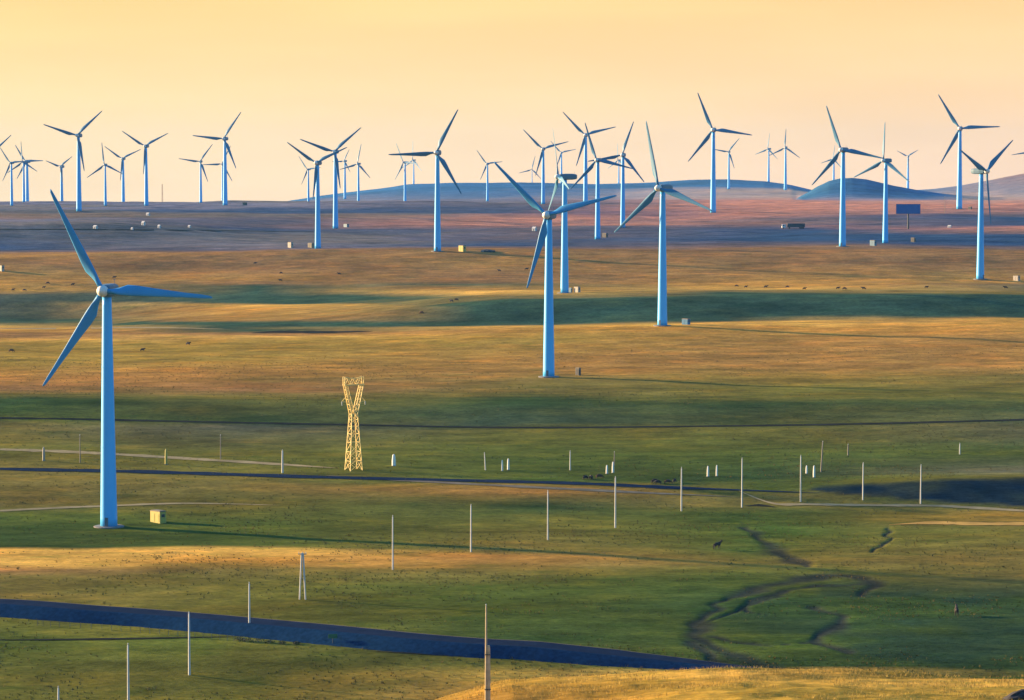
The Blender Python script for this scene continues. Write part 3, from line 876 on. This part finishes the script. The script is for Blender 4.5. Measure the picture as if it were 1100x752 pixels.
for s in (-1, 1):
    bm = bmesh.new()
    q = Vector((s * 2.4, 0, zw + (zt - zw) * .62))
    bar(bm, q, q + Vector((s * 1.6, 0, -1.7)), .10); bar(bm, q + Vector((-s * .6, 0, -1.9)), q + Vector((s * 1.6, 0, -1.7)), .10)
    link('arm', mesh_of(bm, 'arm', M['pylon']), o)
    bm = bmesh.new(); e = q + Vector((s * 1.6, 0, -1.7))
    lathe(bm, [(.06, 0), (.2, -.15), (.1, -.3), (.2, -.45), (.1, -.6), (.2, -.75), (.1, -.9), (.2, -1.05), (.08, -1.25)], 10)
    k = link('insulator', mesh_of(bm, 'insulator', M['insulator'], True), o); k.location = e

# ------------------------------------------------------------------ kiosks beside the turbines
KG = 'small service buildings beside the turbines'
def kiosk(label, u, base, wpx, hpx, m, rz=-.9, depth=.5, name='transformer_kiosk'):
    p = at(u, base); s = p.y / F
    w, h = wpx * s, hpx * s
    rz_ = min(rz, 0) * .3 - .68
    k = abs(math.cos(rz_)) + depth * abs(math.sin(rz_)); w = w / k
    o = empty(name, p, rz_); tag(o, label, 'kiosk', KG)
    bm = bmesh.new(); box(bm, (0, 0, h * .46 - .2), (w, w * depth, h * .92 + .4), .05)
    link('body', mesh_of(bm, 'body', M[m]), o)
    bm = bmesh.new()
    box(bm, (0, 0, h * .92 + .12), (w * 1.06, w * depth * 1.06, .18), .03); box(bm, (0, 0, h * .92 + .26), (w * .9, w * depth * .9, .12), .03)
    link('roof', mesh_of(bm, 'roof', M['roof']), o)
    bm = bmesh.new()
    for sx in (-.22, .22):
        box(bm, (sx * w, -w * depth / 2 - .03, h * .42), (w * .36, .05, h * .7), .01)
    link('door', mesh_of(bm, 'door', M[m]), o)
    bm = bmesh.new(); box(bm, (w / 2 + .02, 0, h * .6), (.05, w * depth * .5, h * .25), .01)
    link('vent', mesh_of(bm, 'vent', M['steel']), o)
kiosk('ochre yellow kiosk right of the nearest turbine', 170, 561, 18, 13, 'box_y', -.38)
kiosk('small dark kiosk right of the tall middle turbine', 621, 403, 6, 8, 'box_d', -.3)
kiosk('white kiosk right of the side-on turbine', 620, 314, 7, 6, 'box_w', -.6)
kiosk('small grey kiosk between the side-on turbine and its white kiosk', 613, 314, 4, 5, 'nacelle', -.3)
kiosk('low blue kiosk right of the gold-crest turbine', 737, 348.5, 9, 6, 'box_b', -.3)
kiosk('cream kiosk left of the overlapping pair', 312, 266, 6, 6, 'box_w', -.5)
kiosk('dark kiosk touching the front turbine of the overlapping pair', 334, 266, 7, 5, 'redbox' if 'redbox' in M else 'roof', -.3)
kiosk('grey kiosk right of the rear turbine of the overlapping pair', 372, 244, 6, 3.5, 'nacelle', -.5)
kiosk('yellowish kiosk right of the lone dark-bladed turbine', 496.5, 270, 8, 6.5, 'box_y', -.6)
kiosk('grey kiosk between the turbines left of the blue billboard', 938, 264, 7, 6, 'nacelle', -.5)
kiosk('dark kiosk below the blue billboard', 981, 260, 5, 4.5, 'box_d', -.4)
kiosk('cream kiosk at the right edge by the right-hand turbine', 1092, 301.5, 7, 5.5, 'box_w', -.5)
kiosk('cream kiosk cut by the left edge on the brown slope', 1.5, 291, 7, 6, 'box_w', -.5)
kiosk('dark kiosk on the grey ground right of the crow-foot turbine base', 650, 255, 6, 4.5, 'box_d', -.3)
kiosk('dark kiosk on the left skyline right of the turbine hiding another', 263, 220.5, 5, 3, 'box_d', -.3)
kiosk('dark kiosk left of the right-hand turbine nacelle', 1042, 225, 4, 3, 'box_d', -.3)

# white huts
HG = 'white huts on the far dark slope'
def hut(label, u, base, wpx, hpx, rz=-.6):
    p = at(u, base); s = p.y / F; w, h = wpx * s * .68, hpx * s * .9
    o = empty('white_hut', p, rz); tag(o, label, 'hut', HG)
    bm = bmesh.new(); box(bm, (0, 0, h * .3 - .3), (w, w * .8, h * .6 + .6), .04); link('wall', mesh_of(bm, 'wall', M['hut']), o)
    bm = bmesh.new()
    a = [(-w * .54, -w * .45, h * .6), (w * .54, -w * .45, h * .6), (w * .54, w * .45, h * .6), (-w * .54, w * .45, h * .6), (-w * .54, 0, h), (w * .54, 0, h)]
    vs = [bm.verts.new(q) for q in a]
    for f in ((0, 1, 5, 4), (2, 3, 4, 5), (0, 4, 3), (1, 2, 5), (0, 3, 2, 1)): bm.faces.new([vs[i] for i in f])
    link('roof', mesh_of(bm, 'roof', M['hut']), o)
    bm = bmesh.new(); box(bm, (0, -w * .41, h * .24), (w * .22, .08, h * .46)); link('door', mesh_of(bm, 'door', M['door']), o)
hut('brightest white hut below the Y-shaped turbine', 154, 242, 5, 5)
hut('white hut just below the foot of the Y-shaped turbine', 159, 231.5, 5, 3.5)
hut('tiny white hut left of and below the brightest one', 142, 247, 3.5, 3)
hut('white hut right of the brightest one', 171, 245, 4, 4)
hut('white hut farthest right along the dark slope', 203.5, 244.5, 4, 3)
hut('white hut farthest left, near the big blue blade', 102.5, 245.5, 6, 4)
hut('white hut behind the tall middle turbine, left of its tower', 574, 248, 6, 5)
hut('tiny white hut on the pink ground right of the billboard', 1020, 244.5, 5, 3)

# thin mast on the skyline
p = atd(174.8, 3650); b = (376.0 - 198) / F; H = p.y * (b * CP - SP) / (CP + b * SP) - p.z
o = empty('radio_mast', p); tag(o, 'thin reddish mast on the left skyline right of the Y-shaped turbine', 'mast')
for k in range(3):
    a = 2 * math.pi * k / 3; bm = bmesh.new(); bar(bm, (.9 * math.cos(a), .9 * math.sin(a), -1), (.5 * math.cos(a), .5 * math.sin(a), H), .16)
    link('leg', mesh_of(bm, 'leg', M['rust']), o)
bm = bmesh.new()
n = 16
for k in range(n):
    z0, z1 = H * k / n, H * (k + 1) / n; r0, r1 = .9 - .4 * k / n, .9 - .4 * (k + 1) / n
    for c in range(3):
        a, b2 = 2 * math.pi * c / 3, 2 * math.pi * (c + 1) / 3
        bar(bm, (r0 * math.cos(a), r0 * math.sin(a), z0), (r1 * math.cos(b2), r1 * math.sin(b2), z1), .09)
link('bracing', mesh_of(bm, 'bracing', M['rust']), o)

# blue billboard
p = at(975.5, 246); s = p.y / F
o = empty('billboard', p, -.1); tag(o, 'plain blue billboard on a single dark post', 'billboard')
zt0, zt1 = (246 - 229.5) * s, (246 - 219.5) * s; w = 25.5 * s
bm = bmesh.new(); box(bm, (0, -.35, (zt0 + zt1) / 2), (w, .5, zt1 - zt0), .06); link('panel', mesh_of(bm, 'panel', M['board']), o)
bm = bmesh.new()
box(bm, (0, -.1, zt0 - .12), (w + .3, .8, .22)); box(bm, (0, -.1, zt1 + .12), (w + .3, .8, .22))
for x in (-w / 2 - .1, w / 2 + .1): box(bm, (x, -.1, (zt0 + zt1) / 2), (.2, .8, zt1 - zt0))
link('frame', mesh_of(bm, 'frame', M['steel']), o)
bm = bmesh.new(); lathe(bm, [(.75, -1), (.75, 0), (.6, zt1 - .3)], 14); pp = link('post', mesh_of(bm, 'post', M['steel']), o); pp.location = (0, .6, 0)

# articulated lorry on the far slope
p = at(853, 245.5); s = p.y / F
o = empty('lorry', p, math.radians(4)); tag(o, 'parked lorry with white cab and long dark trailer on the far slope', 'lorry')
Lx, Hh = 19 * s, 4.6 * s
bm = bmesh.new(); box(bm, (2 * s, 0, 1.2 + Hh / 2 - .3), (Lx, 2.8, Hh - .4), .06); link('trailer', mesh_of(bm, 'trailer', M['truck_body']), o)
cb = bmesh.new(); box(cb, (-Lx / 2 - 1.4, 0, 1.9), (3.2, 2.6, 2.9), .25); cab = link('cab', mesh_of(cb, 'cab', M['truck_cab']), o)
bm = bmesh.new(); box(bm, (-Lx / 2 - 1.6, -1.31, 2.6), (1.2, .05, .9), .02); box(bm, (-Lx / 2 - 3.0, 0, 2.6), (.06, 2.1, 1.0), .02); link('window', mesh_of(bm, 'window', M['glass']), cab)
for x in (-Lx / 2 - 1.6, -Lx / 2 + 3.5, Lx / 2 - 1.0, Lx / 2 - 2.4, Lx / 2 + .3):
    for y in (-1.25, 1.25):
        bm = bmesh.new(); lathe(bm, [(.3, -.16), (.52, -.16), (.55, 0), (.52, .16), (.3, .16)], 14, axis='y')
        k = link('wheel', mesh_of(bm, 'wheel', M['tyre']), o); k.location = (x, y, .55)

# dark roadside slab pile right of the yellowish kiosk
p = at(524, 270.5); s = p.y / F
o = empty('stone_pile', p); tag(o, 'low dark pile of stones right of the yellowish kiosk', 'stones')
rr = random.Random(5)
for k in range(9):
    bm = bmesh.new(); bmesh.ops.create_icosphere(bm, subdivisions=2, radius=1.0)
    for v in bm.verts: v.co *= 1 + .25 * (rr.random() - .5); v.co.z *= .6
    q = link('stone', mesh_of(bm, 'stone', M['foundation' if k == 0 else 'steel']), o)
    q.location = ((-10 + 20 * k / 8) * s * .55 + rr.uniform(-.5, .5), rr.uniform(-1, 1), .35); q.scale = (rr.uniform(1.0, 2.2),) * 3
    q.rotation_euler = (0, 0, rr.uniform(0, 6))

# ------------------------------------------------------------------ grazing animals
def skin_animal(name, pts, edges, radii, m):
    me = bpy.data.meshes.new(name); me.from_pydata(pts, edges, []); me.update()
    ob = bpy.data.objects.new(name, me); COL.objects.link(ob)
    ob.modifiers.new('s', 'SKIN'); sv = me.skin_vertices[0].data
    for i, r in enumerate(radii):
        sv[i].radius = r if isinstance(r, tuple) else (r, r); sv[i].use_root = (i == 0)
    ss = ob.modifiers.new('d', 'SUBSURF'); ss.levels = 1; ss.render_levels = 1
    dg = bpy.context.evaluated_depsgraph_get()
    nm = bpy.data.meshes.new_from_object(ob.evaluated_get(dg)); nm.name = name
    bpy.data.objects.remove(ob); nm.materials.clear(); nm.materials.append(m)
    nm.polygons.foreach_set('use_smooth', [True] * len(nm.polygons))
    return nm

def beast(name, m, grazing=True, horse=False):
    H = 1.0
    leg = .78 if horse else .46
    top = leg + .32
    P_ = [(0, 0, top), (.55, 0, top + .03), (-.6, 0, top + .02), (1.0 if horse else .95, 0, top + (.25 if not grazing else -.05))]
    R_ = [.42 if not horse else .31, .42 if not horse else .33, .39 if not horse else .31, .20]
    E_ = [(0, 1), (0, 2), (1, 3)]
    if grazing:
        P_ += [(1.28, 0, top - .5), (1.38, 0, top - .78)]
    else:
        P_ += [(1.25, 0, top + .55 if horse else top + .35), (1.58, 0, top + .38 if horse else top + .22)]
    R_ += [.15, .09]; E_ += [(3, 4), (4, 5)]
    def add(a, p, r):
        P_.append(p); R_.append(r); E_.append((a, len(P_) - 1)); return len(P_) - 1
    for s in (-1, 1):
        i = add(1, (.62, s * .20, leg), .13); i = add(i, (.64, s * .21, leg * .5), .075); i = add(i, (.62, s * .21, .06), .06); add(i, (.68, s * .21, .0), .065)
        i = add(2, (-.66, s * .20, leg), .16); i = add(i, (-.76, s * .21, leg * .45), .08); i = add(i, (-.68, s * .21, .06), .06); add(i, (-.62, s * .21, .0), .065)
        add(4, (P_[4][0] - .06, s * .17, P_[4][2] + .12), .04)      # ear
    i = add(2, (-.92, 0, top + .02), .06); i = add(i, (-1.02, 0, top - .35), .04); add(i, (-1.0, 0, top - .62), .05)
    return skin_animal(name, P_, E_, R_, m)

AM = dict(cow=beast('cow', M['cow']), browncow=beast('cow', M['brown_cow']), cowup=beast('cow', M['cow'], False), horse=beast('horse', M['cow'], False, True))
def animal(kind, label, u, v, rz, s=1.0):
    p = at(u, v)
    hs = 'horse' if kind == 'horse' else 'cow'
    o = link(hs, AM[kind], None, p - Vector((0, 0, .02))); o.rotation_euler = (0, 0, rz); o.scale = (s,) * 3
    tag(o, label, hs, 'grazing cattle and horses on the plain')
animal('horse', 'dark horse standing in bright green grass left of the gully', 770, 590, .7, 1.3)
animal('horse', 'black horse seen end-on in the dark green grass at lower right', 1027.5, 661, 1.45, 1.35)
animal('cow', 'leftmost dark cow of the three below the white pillars', 628.5, 515, .9, 1.15)
animal('cow', 'middle dark cow of the three below the white pillars', 635, 515, 1.9, 1.15)
animal('browncow', 'brown cow at the right end of the three below the white pillars', 643.5, 513.5, .2, 1.1)
animal('cow', 'dark cow leftmost of the group by the dark road', 703, 519, .3, 1.15)
animal('cow', 'second dark cow of the group by the dark road', 707, 520, 3.0, 1.1)
animal('browncow', 'third cow of the group by the dark road, brownish', 717, 519.5, .2, 1.1)
animal('cow', 'dark cow at the right end of the group by the dark road', 724.5, 518.5, 1.2, 1.15)
LN = ['first', 'second', 'third', 'fourth', 'fifth', 'sixth', 'seventh', 'eighth', 'ninth']
for i, (u, v) in enumerate([(791, 308), (801, 309), (822.5, 309), (846, 309), (864, 311), (900, 310.5), (907, 311), (928, 311), (995, 309.5)]):
    animal('cowup' if i % 3 else 'browncow', '%s cow from the left in the line on the gold crest right of centre' % LN[i], u, v, random.choice((.2, 2.9, -.4)), random.uniform(1.0, 1.2))
for u, v, lb in [(14, 312, 'cow nearest the left edge on the left-hand gold slope'), (26, 312.5, 'second cow from the left edge on the left-hand gold slope'), (47, 309.5, 'lower cow of the close pair on the left-hand gold slope'), (51.5, 305, 'upper cow of the close pair on the left-hand gold slope'), (78, 306.5, 'cow on the left-hand gold slope just left of the nearest turbine hub'), (122.5, 299, 'cow just above the nearest turbine hub'),
                 (274, 283.5, 'lone cow high on the brown slope below the overlapping pair'), (302, 294, 'upper cow of two on the brown slope left of centre'), (301.5, 302, 'lower cow of two on the brown slope left of centre'), (364.5, 295, 'lone cow on the brown slope below the overlapping pair towers'),
                 (453, 337, 'lone cow on the gold tongue beside the teal hollow'), (485, 324.5, 'left one of two close cows above the teal hollow'), (490, 323, 'right one of two close cows above the teal hollow'), (536.5, 291.5, 'lone cow on the brown slope left of the middle turbine'), (565.5, 290, 'cow just left of the middle turbine low blade'), (12, 378, 'lone cow on the olive slope near the left edge'), (153, 377, 'lone cow on the olive slope right of the nearest turbine'), (202, 370.5, 'lone cow on the olive slope below the level blue blade'), (1080.5, 310, 'lone cow on the grey slope at far right')]:
    animal(random.choice(('cowup', 'browncow', 'cowup')), lb, u, v, random.uniform(-.7, .7) + random.choice((0, math.pi)), random.uniform(1.0, 1.2))

# ------------------------------------------------------------------ fence, sign and scrub by the bank
pts = [at(u, v, 430) for u, v in smooth([(40, 672), (120, 677), (200, 684), (262, 690)], 8)]
o = empty('wire_fence', pts[0]); tag(o, 'sagging wire fence with thin posts along the foot of the dark bank', 'fence')
bm = bmesh.new(); prevp = None
tot = 0.0; last = None
for q in pts:
    r = q - pts[0]
    pb = bmesh.new(); bar(pb, (0, 0, -.3), (random.uniform(-.08, .08), 0, 1.25), .06)
    k = link('post', mesh_of(pb, 'post', M['pole_dark']), o); k.location = r
    if last is not None:
        for h in (.45, .8, 1.15): bar(bm, last + Vector((0, 0, h)), r + Vector((0, 0, h)), .012)
    last = r
link('wire', mesh_of(bm, 'wire', M['steel']), o)

p = at(357.5, 693, 430)
o = empty('road_sign', p, .1); tag(o, 'small green sign on a post at the foot of the dark bank', 'sign')
bm = bmesh.new(); box(bm, (0, -.1, 1.9), (1.9, .08, .9), .02); link('panel', mesh_of(bm, 'panel', M['green_sign']), o)
bm = bmesh.new(); bar(bm, (0, 0, -.4), (0, 0, 2.3), .07, 8); link('post', mesh_of(bm, 'post', M['steel']), o)

def shrub(label, u, v, w, h, seed):
    p = at(u, v, 430); r = random.Random(seed)
    o = empty('shrub', p); tag(o, label, 'shrub', 'dark scrub along the foot of the bank')
    bm = bmesh.new()
    for k in range(160):
        a = r.uniform(0, 6.283); rr_ = math.sqrt(r.random()); z = h * r.random() ** .8 * (1 - .5 * rr_ * rr_)
        c = Vector((w * rr_ * math.cos(a), w * .7 * rr_ * math.sin(a), z + .05))
        d1 = Vector((r.uniform(-1, 1), r.uniform(-1, 1), r.uniform(-.3, 1))).normalized() * r.uniform(.08, .2); d2 = d1.cross(Vector((r.uniform(-1, 1), r.uniform(-1, 1), 1))).normalized() * r.uniform(.05, .1)
        bm.faces.new([bm.verts.new(c - d1), bm.verts.new(c + d2), bm.verts.new(c + d1), bm.verts.new(c - d2)])
    link('foliage', mesh_of(bm, 'foliage', M['bush']), o)
    bm = bmesh.new()
    for k in range(7):
        a = r.uniform(0, 6.283); bar(bm, (0, 0, -.2), (w * .6 * math.cos(a), w * .4 * math.sin(a), h * .7), .03)
    link('stem', mesh_of(bm, 'stem', M['pole_dark']), o)
for i, (u, v, w, h, lb) in enumerate([(257, 688, 1.0, .8, 'small dark shrub left of the pole at the bank'), (265, 689, 1.3, .9, 'dark shrub at the foot of the pole by the bank'), (277, 690, 1.6, 1.0, 'widest dark shrub right of the pole by the bank'), (290, 691, 1.2, .8, 'dark shrub between the widest one and the green sign'), (303, 692, .9, .7, 'last dark shrub towards the green sign'), (318, 692, .8, .6, 'tiny dark shrub nearest the green sign')]):
    shrub(lb, u, v, w, h, i)

p = at(1094, 751)
bm = bmesh.new(); bmesh.ops.create_icosphere(bm, subdivisions=4, radius=1.0)
for v in bm.verts:
    n_ = v.co.normalized(); k = 1 + .22 * float(vnoise(np.array([n_.x * 2]), np.array([n_.y * 2 + n_.z * 3]), .9)[0]) + .07 * float(vnoise(np.array([n_.x * 5]), np.array([n_.y * 5 + n_.z * 4]), .8)[0])
    v.co = Vector((n_.x * 1.6, n_.y * .9, n_.z * .62)) * k
M['rock'] = mat('dark_boulder', (.05, .045, .045), .9, .5, 2.2)
o = link('boulder', mesh_of(bm, 'boulder', M['rock'], True), None, p + Vector((0, 0, .1))); o.rotation_euler = (0, -.25, .3)
tag(o, 'dark boulder half in the grass at the bottom right corner', 'rock')

# ------------------------------------------------------------------ dry grass on the near ridge
def tufts():
    r = np.random.RandomState(3); bm = bmesh.new()
    n = 0
    V_, F_ = [], []
    while n < 7000:
        u = r.uniform(430, 1120); d = r.uniform(262, 318)
        x = (u - 550) / F * d
        if vnoise(np.array([x]), np.array([d]), 5.0)[0] + r.uniform(-.6, .6) < 0: continue
        z = ground_z(x, d); n += 1
        h = r.uniform(.12, .38) * (1.3 if r.rand() < .1 else 1)
        for b in range(3):
            a = r.uniform(0, 6.283); le = r.uniform(.1, .5) * h; w = .016
            c, s = math.cos(a), math.sin(a); k = len(V_)
            ox, oy = r.uniform(-.1, .1, 2)
            V_ += [(x + ox - s * w, d + oy + c * w, z - .03), (x + ox + s * w, d + oy - c * w, z - .03), (x + ox + c * le, d + oy + s * le, z + h)]
            F_.append((k, k + 1, k + 2))
    me = bpy.data.meshes.new('dry_grass'); me.from_pydata(V_, [], F_); me.update()
    return me
gme = tufts(); M['drygrass'] = mat('dry_grass_blades', (.44, .30, .070), .9, .35, .12); gme.materials.append(M['drygrass'])
tag(link('dry_grass', gme), kind='stuff')

def tussocks():
    r = np.random.RandomState(8); V_, F_ = [], []
    n = 0
    while n < 17000:
        d = 500 * (1250 / 500.) ** r.rand(); u = r.uniform(-25, 1125); x = (u - 550) / F * d
        f = float(fbm(np.array([x * .6]), np.array([d]), 34, 3, 4.9)[0]) + .5 * float(vnoise(np.array([x]), np.array([d]), 7.0)[0])
        if f + r.uniform(-.45, .25) < 0: continue
        j = min(int(Tidx(x / d)), len(T) - 2); i = min(int(np.interp(d, D, np.arange(len(D)))), len(D) - 2)
        if navm[i, j] > .2: continue
        z = ground_z(x, d); n += 1
        h = r.uniform(.16, .42) * (1.7 if r.rand() < .08 else 1)
        for b in range(4):
            a = r.uniform(0, 6.283); le = r.uniform(.3, .9) * h; w = r.uniform(.05, .11)
            c, s_ = math.cos(a), math.sin(a); k = len(V_); ox, oy = r.uniform(-.22, .22, 2)
            V_ += [(x + ox - s_ * w, d + oy + c * w, z - .05), (x + ox + s_ * w, d + oy - c * w, z - .05), (x + ox + c * le, d + oy + s_ * le, z + h)]
            F_.append((k, k + 1, k + 2))
    me = bpy.data.meshes.new('tussock_grass'); me.from_pydata(V_, [], F_); me.update(); return me
tme = tussocks()
tm = bpy.data.materials.new('tussock_blades'); tm.use_nodes = True
tb = tm.node_tree.nodes['Principled BSDF']; tb.inputs['Roughness'].default_value = .95; tb.inputs['Specular IOR Level'].default_value = 0
tg = tm.node_tree.nodes.new('ShaderNodeNewGeometry'); tn = tm.node_tree.nodes.new('ShaderNodeTexNoise'); tn.inputs['Scale'].default_value = .09; tn.inputs['Detail'].default_value = 6
tr = tm.node_tree.nodes.new('ShaderNodeValToRGB'); tr.color_ramp.elements[0].position = .38; tr.color_ramp.elements[0].color = (.035, .055, .018, 1)
tr.color_ramp.elements[1].position = .66; tr.color_ramp.elements[1].color = (.17, .115, .035, 1)
tm.node_tree.links.new(tg.outputs['Position'], tn.inputs[0]); tm.node_tree.links.new(tn.outputs[0], tr.inputs[0]); tm.node_tree.links.new(tr.outputs[0], tb.inputs['Base Color'])
tme.materials.append(tm)
tag(link('tussock_grass', tme), kind='stuff')

# ------------------------------------------------------------------ sky, sun, haze, camera
SUN_EL, SUN_AZ = math.radians(10), math.radians(-66)     # azimuth from +Y, negative is to the left
W = bpy.data.worlds.new('World'); SC.world = W; W.use_nodes = True
nt = W.node_tree; N = nt.nodes; L = nt.links; N.clear()
out = N.new('ShaderNodeOutputWorld'); bg = N.new('ShaderNodeBackground'); L.new(bg.outputs[0], out.inputs[0])
sky = N.new('ShaderNodeTexSky'); sky.sky_type = 'NISHITA'; sky.sun_disc = False
sky.sun_elevation = SUN_EL; sky.sun_rotation = SUN_AZ % (2 * math.pi)
sky.air_density = 1.6; sky.dust_density = 2.0; sky.ozone_density = 3.0
# evening glow: a warm band low over the horizon on the sun's side of the sky
tc = N.new('ShaderNodeTexCoord'); sep = N.new('ShaderNodeSeparateXYZ'); L.new(tc.outputs['Generated'], sep.inputs[0])
def mrange(x, a, b, c, d, smooth_=True):
    r = N.new('ShaderNodeMapRange'); r.interpolation_type = 'SMOOTHSTEP' if smooth_ else 'LINEAR'
    for i, k in enumerate((a, b, c, d)): r.inputs[i + 1].default_value = k
    L.new(x, r.inputs[0]); return r.outputs[0]
el = mrange(sep.outputs['Z'], .06, .42, 1, 0)
dotn = N.new('ShaderNodeVectorMath'); dotn.operation = 'DOT_PRODUCT'
L.new(tc.outputs['Generated'], dotn.inputs[0]); dotn.inputs[1].default_value = (math.sin(math.radians(-20)), math.cos(math.radians(-20)), 0)
az = mrange(dotn.outputs['Value'], -.25, .75, 0, 1)
mu = N.new('ShaderNodeMath'); mu.operation = 'MULTIPLY'; L.new(el, mu.inputs[0]); L.new(az, mu.inputs[1])
side = N.new('ShaderNodeMix'); side.data_type = 'RGBA'
L.new(mrange(sep.outputs['X'], -.19, .19, 0, 1, False), side.inputs['Factor'])
side.inputs['A'].default_value = (.985, 1.035, .97, 1); side.inputs['B'].default_value = (.97, .935, 1.0, 1)
cmap = N.new('ShaderNodeMapping'); cmap.inputs['Scale'].default_value = (3, 3, 22); L.new(tc.outputs['Generated'], cmap.inputs[0])
cn = N.new('ShaderNodeTexNoise'); cn.inputs['Scale'].default_value = 2.2; cn.inputs['Detail'].default_value = 5; L.new(cmap.outputs[0], cn.inputs[0])
ramp = N.new('ShaderNodeValToRGB'); L.new(mrange(sep.outputs['Z'], -.02, .08, 0, 1, False), ramp.inputs[0])
cr = ramp.color_ramp
cr.elements[0].position = 0; cr.elements[0].color = (1.24, .87, .56, 1)
cr.elements[1].position = 1; cr.elements[1].color = (1.06, .74, .26, 1)
GLOW = 3.6
sm = N.new('ShaderNodeMix'); sm.data_type = 'RGBA'; sm.blend_type = 'MULTIPLY'; sm.inputs['Factor'].default_value = 1
L.new(ramp.outputs[0], sm.inputs['A']); L.new(side.outputs['Result'], sm.inputs['B'])
gs = N.new('ShaderNodeVectorMath'); gs.operation = 'SCALE'; L.new(sm.outputs['Result'], gs.inputs[0])
L.new(mrange(cn.outputs[0], .3, .7, GLOW * .955, GLOW * 1.03), gs.inputs['Scale'])
mix = N.new('ShaderNodeMix'); mix.data_type = 'RGBA'; L.new(mu.outputs[0], mix.inputs['Factor'])
tint = N.new('ShaderNodeMix'); tint.data_type = 'RGBA'; tint.blend_type = 'MULTIPLY'; tint.inputs['Factor'].default_value = 1
L.new(sky.outputs[0], tint.inputs['A']); tint.inputs['B'].default_value = (.42, .92, 1.5, 1)
L.new(tint.outputs['Result'], mix.inputs['A']); L.new(gs.outputs[0], mix.inputs['B'])
L.new(mix.outputs['Result'], bg.inputs['Color']); bg.inputs['Strength'].default_value = .08

sl = bpy.data.lights.new('sun', 'SUN'); sl.energy = 5.0; sl.angle = math.radians(1.6); sl.color = (1.0, .68, .36)
so = bpy.data.objects.new('sun', sl); COL.objects.link(so)
dirv = Vector((math.sin(SUN_AZ) * math.cos(SUN_EL), math.cos(SUN_AZ) * math.cos(SUN_EL), math.sin(SUN_EL)))
so.rotation_euler = dirv.to_track_quat('Z', 'Y').to_euler()
so.location = (-400, 300, 300)

HAZE = True
if HAZE:
    bm = bmesh.new(); box(bm, (0, 4000, -100), (9000, 8800, 420))
    hm = bpy.data.materials.new('haze_air'); hm.use_nodes = True; hn = hm.node_tree; hn.nodes.clear()
    ho = hn.nodes.new('ShaderNodeOutputMaterial'); pv = hn.nodes.new('ShaderNodeVolumePrincipled')
    pv.inputs['Color'].default_value = (.20, .52, 1.0, 1); pv.inputs['Density'].default_value = 2.6e-5
    pv.inputs['Anisotropy'].default_value = 0.0
    pv.inputs['Density Attribute'].default_value = ''
    hn.links.new(pv.outputs[0], ho.inputs['Volume'])
    tag(link('haze', mesh_of(bm, 'haze', hm)), kind='stuff')

cam = bpy.data.cameras.new('camera'); cam.sensor_width = 36; cam.lens = 36 * F / 1100
cam.clip_start = 1; cam.clip_end = 60000
co = bpy.data.objects.new('camera', cam); COL.objects.link(co); co.location = (0, 0, 0)
co.rotation_euler = (math.pi / 2 - P, 0, 0)
SC.camera = co
SC.view_settings.view_transform = 'Standard'; SC.view_settings.look = 'None'; SC.view_settings.gamma = 1
SC.view_settings.use_curve_mapping = False
SC.view_settings.exposure = 1.8
SC.cycles.use_denoising = True
SC.cycles.max_bounces = 4; SC.cycles.volume_bounces = 0
